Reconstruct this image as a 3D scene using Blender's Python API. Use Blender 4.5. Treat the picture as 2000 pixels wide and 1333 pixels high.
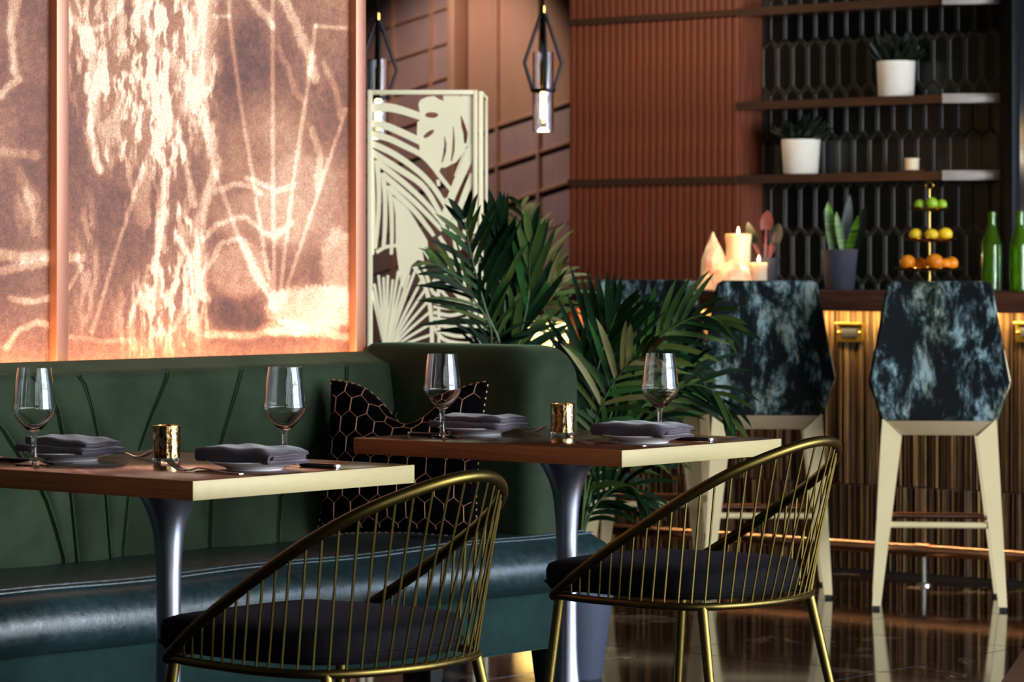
import bpy, bmesh, math, random
import numpy as np
from mathutils import Vector, Matrix, Quaternion
for o in list(bpy.data.objects): bpy.data.objects.remove(o)
scene = bpy.context.scene
COL = scene.collection
R = math.radians
random.seed(7)

# ------------------------------------------------------------------ camera
FPX = 6268.0; HZ = 510.0; CH = 1.16; TH = R(39.52)
ST, CT = math.sin(TH), math.cos(TH)
cam = bpy.data.cameras.new('camera'); camo = bpy.data.objects.new('camera', cam); COL.objects.link(camo)
camo.location = (0, 0, CH); camo.rotation_euler = (R(90), 0, TH)
cam.sensor_width = 36; cam.lens = FPX/2000*36; cam.shift_y = -(666.5-HZ)/2000
cam.clip_end = 100
cam.dof.use_dof = True; cam.dof.focus_distance = 6.7; cam.dof.aperture_fstop = 8.5
scene.camera = camo
def C(u, v, d):
    k = (u-1000)/FPX
    return Vector((d*(-ST+CT*k), d*(CT+ST*k), CH-(v-HZ)/FPX*d))
def PZ(u, v, z): return C(u, v, (CH-z)*FPX/(v-HZ))
def PX(u, v, x): k = (u-1000)/FPX; return C(u, v, x/(-ST+CT*k))
def PY(u, v, y): k = (u-1000)/FPX; return C(u, v, y/(CT+ST*k))
# ------------------------------------------------------------------ world, lights, exposure
w = bpy.data.worlds.new('world'); scene.world = w; w.use_nodes = True
w.node_tree.nodes['Background'].inputs[0].default_value = (0.55, 0.68, 0.9, 1)
w.node_tree.nodes['Background'].inputs[1].default_value = 0.6
vs = scene.view_settings
vs.view_transform = 'Standard'; vs.look = 'None'; vs.exposure = 0.0; vs.gamma = 1; vs.use_curve_mapping = False
def area(name, loc, direction, sx, sy, power, col, spread=180):
    l = bpy.data.lights.new(name, 'AREA'); l.shape = 'RECTANGLE'; l.size = sx; l.size_y = sy
    l.energy = power; l.color = col; l.spread = R(spread)
    o = bpy.data.objects.new(name, l); COL.objects.link(o); o.location = loc
    o.rotation_euler = Vector(direction).to_track_quat('-Z', 'Y').to_euler()
    return o
def spot(name, loc, target, power, col, ang=50, blend=.6, rad=.05):
    l = bpy.data.lights.new(name, 'SPOT'); l.energy = power; l.color = col
    l.spot_size = R(ang); l.spot_blend = blend; l.shadow_soft_size = rad
    o = bpy.data.objects.new(name, l); COL.objects.link(o); o.location = loc
    o.rotation_euler = (Vector(target)-Vector(loc)).to_track_quat('-Z', 'Y').to_euler()
    return o
WINX = 2.8
WINY = [-.9+1.0*i for i in range(6)]+[5.2+.5*i for i in range(12)]
for i, y in enumerate(WINY):      # daylight entering by the tall windows of the right-hand wall
    area('window_daylight', (WINX+.05, y, 1.75), (-1, 0, 0), .28, 2.7, 118 if y > 5 else 24, (.86, .93, 1.0))
area('banquette_uplight', (-5.655, 4.9, .86), (0, 0, 1), .02, 2.7, 15, (1, .60, .30), 170)
area('bar_led', (-5.8, 9.925, .972), (0, 1, -1.0), 4.1, .02, 40, (1, .74, .36), 160)
spot('screen_fill_spot', (-6.1, 6.9, 3.35), (-6.75, 8.3, 1.3), 46, (1, .95, .84), 40, .8)  # added fill lamp, brightens the cream folding screen
spot('bar_top_spot', (-5.9, 8.9, 3.35), (-5.75, 10.1, 1.1), 70, (1, .88, .7), 50, .8)
spot('far_wall_washer', (-9.9, 13.2, 3.2), (-10.0, 14.0, 1.5), 210, (1, .80, .64), 75, .8)
spot('far_wall_washer', (-11.5, 12.9, 3.2), (-11.9, 14.0, 1.9), 210, (1, .84, .76), 70, .8)
for x in (-8.6, -7.9):
    spot('back_bar_spot', (x, 9.6, 3.3), (x, 11.25, 1.5), 75, (1, .75, .55), 70, .8)
# ------------------------------------------------------------------ materials
def lin(c):
    return tuple(((x/255+.055)/1.055)**2.4 if x > 10 else x/255/12.92 for x in c)+(1,)
MATS = {}
class NT:
    def __init__(s, name):
        s.m = bpy.data.materials.new(name); s.m.use_nodes = True; s.t = s.m.node_tree; s.b = s.t.nodes['Principled BSDF']; MATS[name] = s.m
    def n(s, typ, **kw):
        nd = s.t.nodes.new('ShaderNode'+typ)
        for k, v in kw.items():
            if k.startswith('_'): setattr(nd, k[1:], v)
            else: nd.inputs[k.replace('__', ' ')].default_value = v
        return nd
    def l(s, a, b): s.t.links.new(a, b)
    def p(s, **kw):
        for k, v in kw.items(): s.b.inputs[k.replace('__', ' ')].default_value = v
        return s
    def coord(s, scale=(1, 1, 1), kind='Object', rot=(0, 0, 0)):
        tc = s.n('TexCoord'); mp = s.n('Mapping'); mp.inputs['Scale'].default_value = scale; mp.inputs['Rotation'].default_value = rot
        s.l(tc.outputs[kind], mp.inputs['Vector']); return mp.outputs[0]
    def noise(s, vec, scale, detail=4, rough=.5, dist=0):
        nd = s.n('TexNoise', Scale=scale, Detail=detail, Roughness=rough, Distortion=dist)
        if vec is not None: s.l(vec, nd.inputs['Vector'])
        return nd.outputs['Fac']
    def ramp(s, fac, stops, interp='LINEAR'):
        nd = s.n('ValToRGB'); cr = nd.color_ramp; cr.interpolation = interp
        while len(cr.elements) < len(stops): cr.elements.new(.5)
        for e, (p, c) in zip(cr.elements, stops): e.position = p; e.color = c if len(c) == 4 else lin(c)
        s.l(fac, nd.inputs[0]); return nd.outputs[0]
    def col(s, sock): s.l(sock, s.b.inputs['Base Color']); return s
    def bump(s, fac, strength=.2, dist=.005):
        nd = s.n('Bump', Strength=strength, Distance=dist); s.l(fac, nd.inputs['Height']); s.l(nd.outputs[0], s.b.inputs['Normal']); return s
def plain(name, c, rough=.5, metal=0, noise=None, var=.12, sc=(1, 1, 1), bump=0, **kw):
    s = NT(name); s.p(Roughness=rough, Metallic=metal, **kw)
    c = lin(c)
    if noise:
        f = s.noise(s.coord(sc), noise, 5, .6)
        lo = tuple(x*(1-var) for x in c[:3])+(1,); hi = tuple(min(1, x*(1+var)) for x in c[:3])+(1,)
        s.col(s.ramp(f, [(.3, lo), (.7, hi)]))
        if bump: s.bump(f, bump, .002)
    else: s.p(Base__Color=c)
    return s
def wood(name, a, b, sc, rough=.35, axis='z', freq=30, **kw):
    s = NT(name); s.p(Roughness=rough, **kw)
    v = s.coord(sc); f = s.noise(v, freq, 6, .65, .3); s.col(s.ramp(f, [(.3, a), (.7, b)])); s.bump(f, .06, .001); return s

plain('brass_tube', (106, 90, 46), .38, 1, 60, .12)
plain('brass_edge', (172, 156, 110), .5, .15, 18, .05, (.3, 1, 20))
plain('brass_bright', (205, 165, 85), .25, 1, 40, .1)
wood('walnut_edge', (140, 78, 40), (186, 108, 58), (1, 4, 30), .4, freq=6)
wood('walnut_top', (70, 38, 24), (112, 66, 40), (2, 20, 2), .16, freq=4)
s = plain('spun_steel', (168, 170, 182), .3, 1); f = s.noise(s.coord((1, 1, 160)), 3, 3); s.bump(f, .012, .0004); s.l(s.ramp(f, [(.3, (.3,)*3+(1,)), (.7, (.38,)*3+(1,))]), s.b.inputs['Roughness'])
# green velvet: mottled pile
def velvet(name, a, b, freq=9, sheen=.6, st=(150, 190, 165)):
    s = NT(name); s.p(Roughness=.85, Sheen__Weight=sheen, Sheen__Roughness=.4, Sheen__Tint=lin(st), Specular__IOR__Level=.2)
    f = s.noise(s.coord(kind='Object'), freq, 5, .6); s.col(s.ramp(f, [(.3, a), (.75, b)]))
    g = s.noise(s.coord((1, 1, 1)), 350, 2); s.bump(g, .25, .0015); return s
velvet('green_velvet', (28, 38, 24), (48, 60, 42), 7, .22, (150, 180, 140))
velvet('base_velvet', (6, 28, 28), (14, 46, 42), 9, .2)
velvet('black_velvet', (5, 4, 6), (9, 7, 10), 30, .04, (120, 100, 130))
s = NT('teal_leather'); s.p(Roughness=.33, Specular__IOR__Level=.8)
f = s.noise(s.coord((1, 1, 1)), 5, 5, .6); s.col(s.ramp(f, [(.3, (14, 32, 34)), (.7, (26, 50, 52))]))
g = s.noise(s.coord((1, 1, 1)), 45, 6, .65); s.bump(g, .28, .004); s.l(s.ramp(g, [(.3, (.25,)*3+(1,)), (.7, (.5,)*3+(1,))]), s.b.inputs['Roughness'])
s = NT('mural'); s.p(Roughness=.6, Metallic=.1)
a = s.n('VertexColor', _layer_name='print'); f = s.noise(s.coord((1, 1, 1)), 260, 3, .7)
mx = s.n('MixRGB', _blend_type='MULTIPLY'); mx.inputs[0].default_value = .75
s.l(a.outputs[0], mx.inputs[1]); s.l(s.ramp(f, [(.36, (.45, .38, .36, 1)), (.62, (1.25, 1.2, 1.15, 1))]), mx.inputs[2]); s.col(mx.outputs[0])
plain('copper_frame', (170, 112, 86), .4, .4, 12, .1, (1, 1, .2))
plain('cream_metal', (238, 228, 192), .45, 0, 4, .04)
plain('cream_lacquer', (218, 200, 154), .42, 0, 5, .05)
plain('taupe_lacquer', (150, 130, 98), .45, 0, 6, .06)
plain('black_metal', (18, 16, 16), .4, .6, 30, .1)
plain('dark_rubber', (14, 14, 14), .7, 0, 30, .1)
s = NT('glass'); s.p(Base__Color=(1, 1, 1, 1), Roughness=0, IOR=1.48, Transmission__Weight=1)
s = NT('bottle_glass'); s.p(Base__Color=lin((128, 176, 44)), Roughness=.03, IOR=1.45, Transmission__Weight=.85)
s = NT('mercury_gold'); s.p(Roughness=.12, Metallic=1)
v = s.coord((1, 1, .6)); f = s.noise(v, 160, 4, .7); s.col(s.ramp(f, [(.38, (60, 34, 16)), (.47, (212, 156, 84)), (.58, (255, 232, 180))])); s.bump(f, .3, .001)
plain('porcelain', (236, 236, 240), .12, 0)
s = plain('napkin_cloth', (66, 56, 66), .95, 0, 6, .12, Sheen__Weight=.3); g = s.noise(s.coord(), 500, 2); s.bump(g, .2, .0008)
plain('steel', (225, 220, 214), .26, 1)
plain('dark_handle', (30, 26, 26), .25, .3)
plain('stone_pot_white', (232, 226, 214), .7, 0, 30, .05, bump=.3)
plain('pot_slate', (70, 68, 80), .75, 0, 20, .15, bump=.2)
plain('planter_blue', (60, 66, 86), .6, 0, 10, .08)
plain('soil', (30, 22, 16), .95, 0, 60, .4)
s = NT('palm_leaf'); s.p(Roughness=.55, Specular__IOR__Level=.15)
f = s.noise(s.coord((1, 1, 1)), 6, 4); oi = s.n('ObjectInfo'); 
mx = s.n('MixRGB', _blend_type='MIX'); s.l(oi.outputs['Random'], mx.inputs[0]); s.l(s.ramp(f, [(.3, (14, 44, 16)), (.7, (38, 84, 34))]), mx.inputs[1]); s.l(s.ramp(f, [(.3, (48, 66, 26)), (.7, (92, 98, 44))]), mx.inputs[2]); s.col(mx.outputs[0])
plain('palm_leaf_dark', (10, 34, 14), .55, 0, 6, .4, Specular__IOR__Level=.12)
plain('palm_leaf_pale', (104, 100, 56), .5, 0, 6, .25)
plain('palm_stem', (60, 84, 40), .5, 0, 12, .2)
plain('succulent_dark', (16, 28, 18), .45, 0, 20, .3)
s = NT('snake_leaf'); s.p(Roughness=.4); f = s.noise(s.coord((1, 1, 9)), 8, 4); s.col(s.ramp(f, [(.35, (38, 72, 18)), (.65, (112, 158, 34))]))
plain('red_leaf', (120, 52, 38), .45, 0, 20, .3)
plain('red_stem', (150, 80, 80), .5, 0, 20, .2)
for nm, c in (('lime_skin', (134, 172, 30)), ('lemon_skin', (236, 196, 30)), ('orange_skin', (246, 142, 14))):
    plain(nm, c, .42, 0, 120, .06, bump=.3, Subsurface__Weight=.1)
s = NT('candle_wax'); s.p(Base__Color=lin((250, 226, 190)), Roughness=.5, Subsurface__Weight=.6, Subsurface__Radius=(.05, .03, .015), Subsurface__Scale=.6)
s = NT('salt_rock'); s.p(Roughness=.5, Subsurface__Weight=.5, Subsurface__Radius=(.05, .03, .02), Subsurface__Scale=.6)
f = s.noise(s.coord(), 14, 4); cc = s.ramp(f, [(.3, (236, 160, 120)), (.7, (255, 226, 180))]); s.col(cc); s.l(cc, s.b.inputs['Emission Color']); s.p(Emission__Strength=.4)
def emit(name, c, st):
    s = NT(name); s.p(Base__Color=lin(c), Emission__Color=lin(c), Emission__Strength=st); return s
emit('flame', (255, 226, 150), 14); emit('filament', (255, 196, 110), 16)
# walls, floor
s = NT('floor_marble'); s.p(Roughness=.07, Specular__IOR__Level=.55)
g = s.n('NewGeometry'); oi = s.n('ObjectInfo'); ad = s.n('VectorMath', _operation='ADD'); s.l(g.outputs['Position'], ad.inputs[0])
sc = s.n('VectorMath', _operation='SCALE'); sc.inputs[3].default_value = 7; cb = s.n('CombineXYZ'); s.l(oi.outputs['Random'], cb.inputs[0]); s.l(oi.outputs['Random'], cb.inputs[1]); s.l(cb.outputs[0], sc.inputs[0]); s.l(sc.outputs[0], ad.inputs[1])
f = s.noise(ad.outputs[0], 1.6, 8, .62, 1.2); base = s.noise(ad.outputs[0], 3, 5)
vein = s.ramp(f, [(.488, (0, 0, 0, 1)), (.5, (1, 1, 1, 1)), (.512, (0, 0, 0, 1))])
msk = s.ramp(s.noise(ad.outputs[0], 1.1, 2), [(.5, (0, 0, 0, 1)), (.66, (1, 1, 1, 1))])
mm = s.n('MixRGB', _blend_type='MULTIPLY'); mm.inputs[0].default_value = 1; s.l(vein, mm.inputs[1]); s.l(msk, mm.inputs[2])
mx = s.n('MixRGB'); s.l(mm.outputs[0], mx.inputs[0]); s.l(s.ramp(base, [(.3, (18, 12, 9)), (.75, (46, 32, 24))]), mx.inputs[1]); mx.inputs[2].default_value = lin((190, 165, 140)); s.col(mx.outputs[0])
plain('joint_dark', (16, 12, 10), .5, 0, 20, .2)
plain('dark_plaster', (52, 44, 40), .85, 0, 5, .15)
plain('ceiling_dark', (40, 34, 31), .9, 0, 5, .1)
plain('window_frame', (40, 40, 44), .5, .3, 20, .1)
wood('slat_wood', (88, 42, 26), (128, 68, 42), (14, 14, .7), .5, freq=6)
wood('slat_gap', (40, 18, 12), (56, 27, 18), (14, 14, .7), .6, freq=6)
wood('counter_wood', (62, 36, 28), (112, 70, 54), (1.2, 18, 18), .35, freq=5)
plain('shelf_bronze', (120, 92, 74), .32, .8, 8, .15, (1, 8, 8))
plain('shelf_end', (206, 196, 190), .35, .5, 20, .08)
plain('tile_glaze', (10, 15, 12), .28, 0, 25, .3, Specular__IOR__Level=.5)
plain('tile_rim', (62, 60, 52), .45, 0, 25, .25, Specular__IOR__Level=.4)
plain('grout', (58, 54, 48), .8, 0, 60, .1)
s = NT('reed'); s.p(Roughness=.42, Metallic=.35); a = s.n('VertexColor', _layer_name='tone'); f = s.noise(s.coord((60, 60, 1.1)), 5, 3, .7)
mx = s.n('MixRGB', _blend_type='MULTIPLY'); mx.inputs[0].default_value = .7; s.l(a.outputs[0], mx.inputs[1]); s.l(s.ramp(f, [(.42, (.16, .15, .14, 1)), (.62, (1.3, 1.3, 1.3, 1))]), mx.inputs[2]); s.col(mx.outputs[0])
plain('copper_pipe', (224, 170, 144), .22, 1, 10, .08)
plain('brass_plate', (168, 132, 58), .3, .9, 20, .1)
plain('far_panel', (118, 92, 86), .7, .1, 40, .1, (1, 1, .1))
plain('far_copper', (142, 104, 82), .5, .35, 50, .08, (1, 1, .06))
plain('far_trim', (190, 150, 124), .35, .7, 10, .1)
wood('rug_wood', (136, 78, 56), (172, 108, 80), (1, 12, 1), .5, freq=6)
plain('mirror_panel', (150, 165, 185), .12, .9, 3, .25, (1, 1, .5))
s = NT('hide_velvet'); s.p(Roughness=.75, Sheen__Weight=.08, Sheen__Roughness=.35, Specular__IOR__Level=.15)
oi = s.n('ObjectInfo'); v = s.coord((1, 1, .42)); ad = s.n('VectorMath', _operation='ADD'); s.l(v, ad.inputs[0]); sc = s.n('VectorMath', _operation='SCALE'); sc.inputs[3].default_value = 9
cb = s.n('CombineXYZ'); s.l(oi.outputs['Random'], cb.inputs[0]); s.l(oi.outputs['Random'], cb.inputs[2]); s.l(cb.outputs[0], sc.inputs[0]); s.l(sc.outputs[0], ad.inputs[1])
f1 = s.noise(ad.outputs[0], 12, 12, .74, .3); f2 = s.noise(ad.outputs[0], 9, 4, .6)
hc = s.ramp(f1, [(.0, (8, 12, 16)), (.495, (8, 13, 16)), (.535, (54, 72, 76)), (.60, (134, 158, 160)), (1, (176, 190, 188))])
tint = s.ramp(f2, [(.45, (1, 1, 1, 1)), (.62, (.9, .72, .5, 1))]); mx = s.n('MixRGB', _blend_type='MULTIPLY'); mx.inputs[0].default_value = .9
s.l(hc, mx.inputs[1]); s.l(tint, mx.inputs[2]); s.col(mx.outputs[0]); s.bump(f1, .3, .004)
plain('pillow_velvet', (4, 3, 4), 1, 0, 30, .3, Specular__IOR__Level=.03)
plain('rose_gold_thread', (214, 156, 120), .35, .5, 60, .1)
plain('paper_tan', (196, 160, 92), .7, 0, 20, .1)

# ------------------------------------------------------------------ mesh helpers
class MB:
    def __init__(s): s.v = []; s.f = []
    def add(s, vs, fs):
        o = len(s.v); s.v += [Vector(p) for p in vs]; s.f += [tuple(i+o for i in f) for f in fs]; return s
    def box(s, a, b):
        x0, y0, z0 = a; x1, y1, z1 = b
        return s.add([(x0,y0,z0),(x1,y0,z0),(x1,y1,z0),(x0,y1,z0),(x0,y0,z1),(x1,y0,z1),(x1,y1,z1),(x0,y1,z1)],
                     [(3,2,1,0),(4,5,6,7),(0,1,5,4),(1,2,6,5),(2,3,7,6),(3,0,4,7)])
    def hexa(s, lo, hi):          # two quads, bottom and top
        return s.add(list(lo)+list(hi), [(3,2,1,0),(4,5,6,7),(0,1,5,4),(1,2,6,5),(2,3,7,6),(3,0,4,7)])
    def prism(s, poly, z0, z1):
        n = len(poly)
        return s.add([(x,y,z0) for x,y in poly]+[(x,y,z1) for x,y in poly],
                     [tuple(range(n))[::-1], tuple(range(n,2*n))]+[(i,(i+1)%n,n+(i+1)%n,n+i) for i in range(n)])
    def grid(s, P, close=False):   # rows of points
        h = len(P); wd = len(P[0]); o = []
        fs = []
        for i in range(h-1):
            for j in range(wd if close else wd-1):
                j2 = (j+1) % wd; fs.append((i*wd+j, i*wd+j2, (i+1)*wd+j2, (i+1)*wd+j))
        return s.add([p for r in P for p in r], fs)
    def lathe(s, prof, n=32, c=(0,0,0), cap=(True, True), closed=False):
        P = [[(c[0]+r*math.cos(2*math.pi*j/n), c[1]+r*math.sin(2*math.pi*j/n), c[2]+z) for j in range(n)] for r, z in prof]
        if closed: P.append(P[0])
        o = len(s.v); s.grid(P, True)
        if not closed:
            if cap[0]: s.f.append(tuple(o+j for j in range(n))[::-1])
            if cap[1]: s.f.append(tuple(o+(len(P)-1)*n+j for j in range(n)))
        return s
    def tube(s, pts, rad, n=8, closed=False, flat=None):
        pts = [Vector(p) for p in pts]; m = len(pts)
        if not hasattr(rad, '__len__'): rad = [rad]*m
        T = []
        for i in range(m):
            a = pts[(i-1) % m] if closed or i > 0 else pts[i]; b = pts[(i+1) % m] if closed or i < m-1 else pts[i]
            T.append((b-a).normalized())
        up = Vector((0,0,1)) if abs(T[0].z) < .9 else Vector((1,0,0))
        N = (up-T[0]*up.dot(T[0])).normalized(); P = []
        for i in range(m):
            N = (N-T[i]*N.dot(T[i])).normalized(); B = T[i].cross(N)
            P.append([pts[i]+N*(rad[i]*math.cos(2*math.pi*j/n)*(flat or 1))+B*(rad[i]*math.sin(2*math.pi*j/n)) for j in range(n)])
        if closed: P.append(P[0])
        o = len(s.v); s.grid(P, True)
        if not closed:
            s.f.append(tuple(o+j for j in range(n))); s.f.append(tuple(o+(m-1)*n+j for j in range(n))[::-1])
        return s
    def ball(s, c, r, n=16, m=10, sq=(1,1,1)):
        P = [[(c[0]+sq[0]*r*math.sin(math.pi*i/m)*math.cos(2*math.pi*j/n), c[1]+sq[1]*r*math.sin(math.pi*i/m)*math.sin(2*math.pi*j/n), c[2]-sq[2]*r*math.cos(math.pi*i/m)) for j in range(n)] for i in range(m+1)]
        return s.grid(P, True)
    def mesh(s, name, mat, smooth=True, off=(0,0,0), bevel=0, seg=2, angle=35, merge=True):
        me = bpy.data.meshes.new(name); off = Vector(off)
        me.from_pydata([p-off for p in s.v], [], s.f); me.materials.append(MATS[mat] if isinstance(mat, str) else mat)
        bm = bmesh.new(); bm.from_mesh(me)
        if merge: bmesh.ops.remove_doubles(bm, verts=bm.verts, dist=1e-5)
        bmesh.ops.recalc_face_normals(bm, faces=bm.faces)
        if bevel: bmesh.ops.bevel(bm, geom=[e for e in bm.edges if e.is_manifold and e.calc_face_angle(0) > .5], offset=bevel, segments=seg, profile=.5, affect='EDGES')
        bm.to_mesh(me); bm.free()
        if smooth: me.shade_smooth(); me.set_sharp_from_angle(angle=R(angle))
        return me
    def build(s, name, mat, parent=None, **kw):
        return link(name, s.mesh(name, mat, **kw), parent)
def link(name, me, parent=None):
    o = bpy.data.objects.new(name, me); COL.objects.link(o)
    if parent is not None: o.parent = parent
    return o
def tag(o, label, cat=None, group=None):
    o['label'] = label
    if cat: o['category'] = cat
    if group: o['group'] = group
    return o
def thing(name, label, cat, loc=(0,0,0), rz=0, group=None):
    o = bpy.data.objects.new(name, None); COL.objects.link(o); o.empty_display_size = .1
    o.location = loc; o.rotation_euler = (0,0,rz); return tag(o, label, cat, group)
def struct(o): o['kind'] = 'structure'; return o
def copy_tree(o, parent=None):
    c = o.copy(); COL.objects.link(c); c.parent = parent
    for ch in list(o.children): copy_tree(ch, c)
    return c
def cr(pts, n=8, closed=False):
    pts = [Vector(p) for p in pts]; m = len(pts); out = []
    rng = m if closed else m-1
    for i in range(rng):
        if closed: p0, p1, p2, p3 = pts[i-1], pts[i], pts[(i+1) % m], pts[(i+2) % m]
        else: p0, p1, p2, p3 = pts[max(i-1,0)], pts[i], pts[i+1], pts[min(i+2,m-1)]
        for j in range(n):
            t = j/n; out.append(.5*((2*p1)+(p2-p0)*t+(2*p0-5*p1+4*p2-p3)*t*t+(3*p1-p0-3*p2+p3)*t**3))
    if not closed: out.append(pts[-1])
    return out
def resamp(pts, n):
    L = [0]
    for a, b in zip(pts, pts[1:]): L.append(L[-1]+(b-a).length)
    out = []
    for i in range(n):
        s = L[-1]*i/(n-1); k = min(max(0, next((j for j in range(1, len(L)) if L[j] >= s-1e-9), len(L)-1)-1), len(pts)-2)
        t = (s-L[k])/max(1e-9, L[k+1]-L[k]); out.append(pts[k].lerp(pts[k+1], t))
    return out
# ================================================================== SETTING
fl = struct(MB().box((-14, -3, -.06), (3.2, 14.6, -.004)).build('floor', 'joint_dark'))
TS = .75
tile_me = MB().hexa([(0,0,-.004),(TS-.004,0,-.004),(TS-.004,TS-.004,-.004),(0,TS-.004,-.004)], [(.001,.001,0),(TS-.005,.001,0),(TS-.005,TS-.005,0),(.001,TS-.005,0)]).mesh('floor_tile', 'floor_marble', smooth=False)
for i in range(11):
    for j in range(10):
        t = link('floor_tile', tile_me, fl); t.location = (-10.2+i*TS, 3.9+j*TS, 0)
struct(MB().box((-14, -3, 3.4), (3.2, 14.6, 3.5)).build('ceiling', 'ceiling_dark'))
# right-hand wall with tall windows
m = MB(); ys = [-3]
for y in WINY: ys += [y-.14, y+.14]
ys.append(14.6)
for a, b in zip(ys[::2], ys[1::2]): m.box((WINX, a, 0), (WINX+.2, b, 3.4))
m.box((WINX, -3, 0), (WINX+.2, 14.6, .35)); m.box((WINX, -3, 3.12), (WINX+.2, 14.6, 3.4))
struct(m.build('wall_right', 'dark_plaster'))
for i, y in enumerate(WINY):
    m = MB()
    for a in (y-.14, y+.125): m.box((WINX-.01, a, .35), (WINX+.03, a+.015, 3.12))
    m.box((WINX-.01, y-.14, 2.3), (WINX+.03, y+.14, 2.33)); m.box((WINX-.01, y-.14, .35), (WINX+.03, y+.14, .38))
    struct(m.build('window_%d' % (i+1), 'window_frame'))
struct(MB().box((-14, -3.1, 0), (3.2, -3, 3.4)).build('wall_near', 'dark_plaster'))
struct(MB().box((-14.1, -3, 0), (-14, 14.6, 3.4)).build('wall_outer', 'dark_plaster'))
# ---- copper mural wall
WX = -5.68; WEND = 6.25
wl = struct(MB().box((-5.86, -3, 0), (-5.70, WEND-.02, 3.4)).build('wall_left', 'dark_plaster'))
rng = np.random.default_rng(5)
def vnoise(x, y):
    G = rng.random((256, 256)); xi = np.floor(x).astype(int); yi = np.floor(y).astype(int); fx = x-xi; fy = y-yi
    fx = fx*fx*(3-2*fx); fy = fy*fy*(3-2*fy); g = lambda a, b: G[a % 256, b % 256]
    return (g(xi,yi)*(1-fx)+g(xi+1,yi)*fx)*(1-fy)+(g(xi,yi+1)*(1-fx)+g(xi+1,yi+1)*fx)*fy
def fbm(x, y, o=4):
    t = 0; a = .5; 
    for i in range(o): t = t+a*vnoise(x*2**i+17*i, y*2**i+31*i); a *= .5
    return t
def sstep(a, b, x): t = np.clip((x-a)/(b-a), 0, 1); return t*t*(3-2*t)
def dist(U, V, pl):
    d = np.full(U.shape, 1e9)
    for (x0,y0),(x1,y1) in zip(pl, pl[1:]):
        dx, dy = x1-x0, y1-y0; t = np.clip(((U-x0)*dx+(V-y0)*dy)/(dx*dx+dy*dy+1e-9), 0, 1)
        d = np.minimum(d, np.hypot(U-x0-t*dx, V-y0-t*dy))
    return d
def mural_value(U, V):
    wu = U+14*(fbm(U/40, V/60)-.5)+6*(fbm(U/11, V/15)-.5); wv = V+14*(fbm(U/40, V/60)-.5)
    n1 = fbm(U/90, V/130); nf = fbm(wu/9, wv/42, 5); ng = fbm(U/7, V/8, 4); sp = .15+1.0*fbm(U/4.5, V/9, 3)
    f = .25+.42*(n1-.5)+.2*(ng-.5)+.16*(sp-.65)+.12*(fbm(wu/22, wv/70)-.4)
    def stroke(pl, wdt, amp, soft=.6, warp=1, grain=.5):
        nonlocal f
        d = dist(wu if warp else U+3*(ng-.5), wv if warp else V, pl)
        q = 1-sstep(wdt*.1, wdt*2.0, d); f = f+amp*(.35*q+.6*sstep(-.2, .25, q-sp))*((1-grain)+grain*2*nf)*.9
    def blob(cx, cy, rx, ry, amp, fib=1):
        nonlocal f
        q = np.hypot((wu-cx)/rx, (wv-cy)/ry); msk = 1-sstep(.55, 1.1, q)
        f = f+amp*((.12*msk+.75*msk*sstep(-.13, .2, nf*1.5+msk*.22-sp*.35-.68)) if fib else (.3*msk+.55*sstep(-.2,.3,msk-sp)))
    # hanging roots, right panel
    blob(250, 60, 150, 170, .55); blob(330, 150, 110, 230, .6); blob(215, 230, 60, 140, .45); blob(300, 320, 80, 170, .4); blob(345, 520, 70, 170, .5)
    blob(270, 620, 60, 110, .35); blob(620, 600, 130, 55, .75, 0); blob(560, 640, 60, 22, .4, 0); blob(665, 520, 50, 90, .45, 0); blob(470, 530, 75, 65, .35, 0); blob(600, 400, 130, 130, .2, 0); blob(560, 300, 150, 120, .14, 0); blob(340, 600, 90, 120, .35); blob(160, 120, 50, 130, .3); blob(520, 430, 120, 70, .2, 0)
    stroke([(395,-20),(392,70),(396,140),(372,200)], 26, .6); stroke([(372,180),(408,250),(420,320),(400,390),(388,430),(390,520),(400,580)], 11, .5)
    stroke([(118,10),(160,60),(178,110),(184,190),(176,290),(192,330)], 9, .6); stroke([(178,60),(215,40),(240,0)], 6, .4); stroke([(190,150),(195,260),(205,310)], 5, .35)
    stroke([(270,0),(300,90),(345,130),(395,180)], 14, .5); stroke([(330,200),(360,300),(378,400)], 6, .4); stroke([(300,260),(325,340),(305,500),(310,600)], 8, .35)
    stroke([(350,400),(375,440),(388,520)], 6, .4); stroke([(342,450),(368,500),(372,560),(340,640)], 6, .4)
    stroke([(490,0),(530,50)], 8, .5); stroke([(555,0),(580,60),(606,110),(612,150)], 11, .55); stroke([(540,90),(575,170),(590,200)], 6, .25); stroke([(636,120),(660,190),(668,230)], 6, .35); stroke([(610,250),(622,300),(620,370)], 7, .35)
    # rays of the fan leaf
    for pl in ([(448,-10),(448,38),(470,205),(492,335),(519,513),(537,600)], [(532,-10),(533,300),(536,600)], [(616,49),(600,178),(573,351),(546,583)], [(676,214),(621,378),(551,590)], [(421,335),(470,475),(535,600)], [(416,32),(448,32)], [(616,51),(676,55)], [(300,270),(230,480),(180,650)], [(335,310),(310,480),(300,600)], [(392,540),(405,640)], [(160,520),(118,590)], [(250,640),(290,520)]):
        stroke(pl, 4.2, .36, .7, 0, .4)
    stroke([(470,475),(500,530),(540,600)], 9, .45)
    for pl in ([(418,375),(455,358),(490,366),(505,378)], [(395,470),(420,440),(450,428),(480,428),(510,450),(535,468),(565,435)], [(400,530),(430,480),(466,468)], [(480,350),(540,370),(575,360)]):
        stroke(pl, 6, .4, .6)
    stroke([(400,652),(470,655),(560,645),(680,655)], 8, .5); stroke([(118,660),(250,668)], 5, .25)
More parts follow.
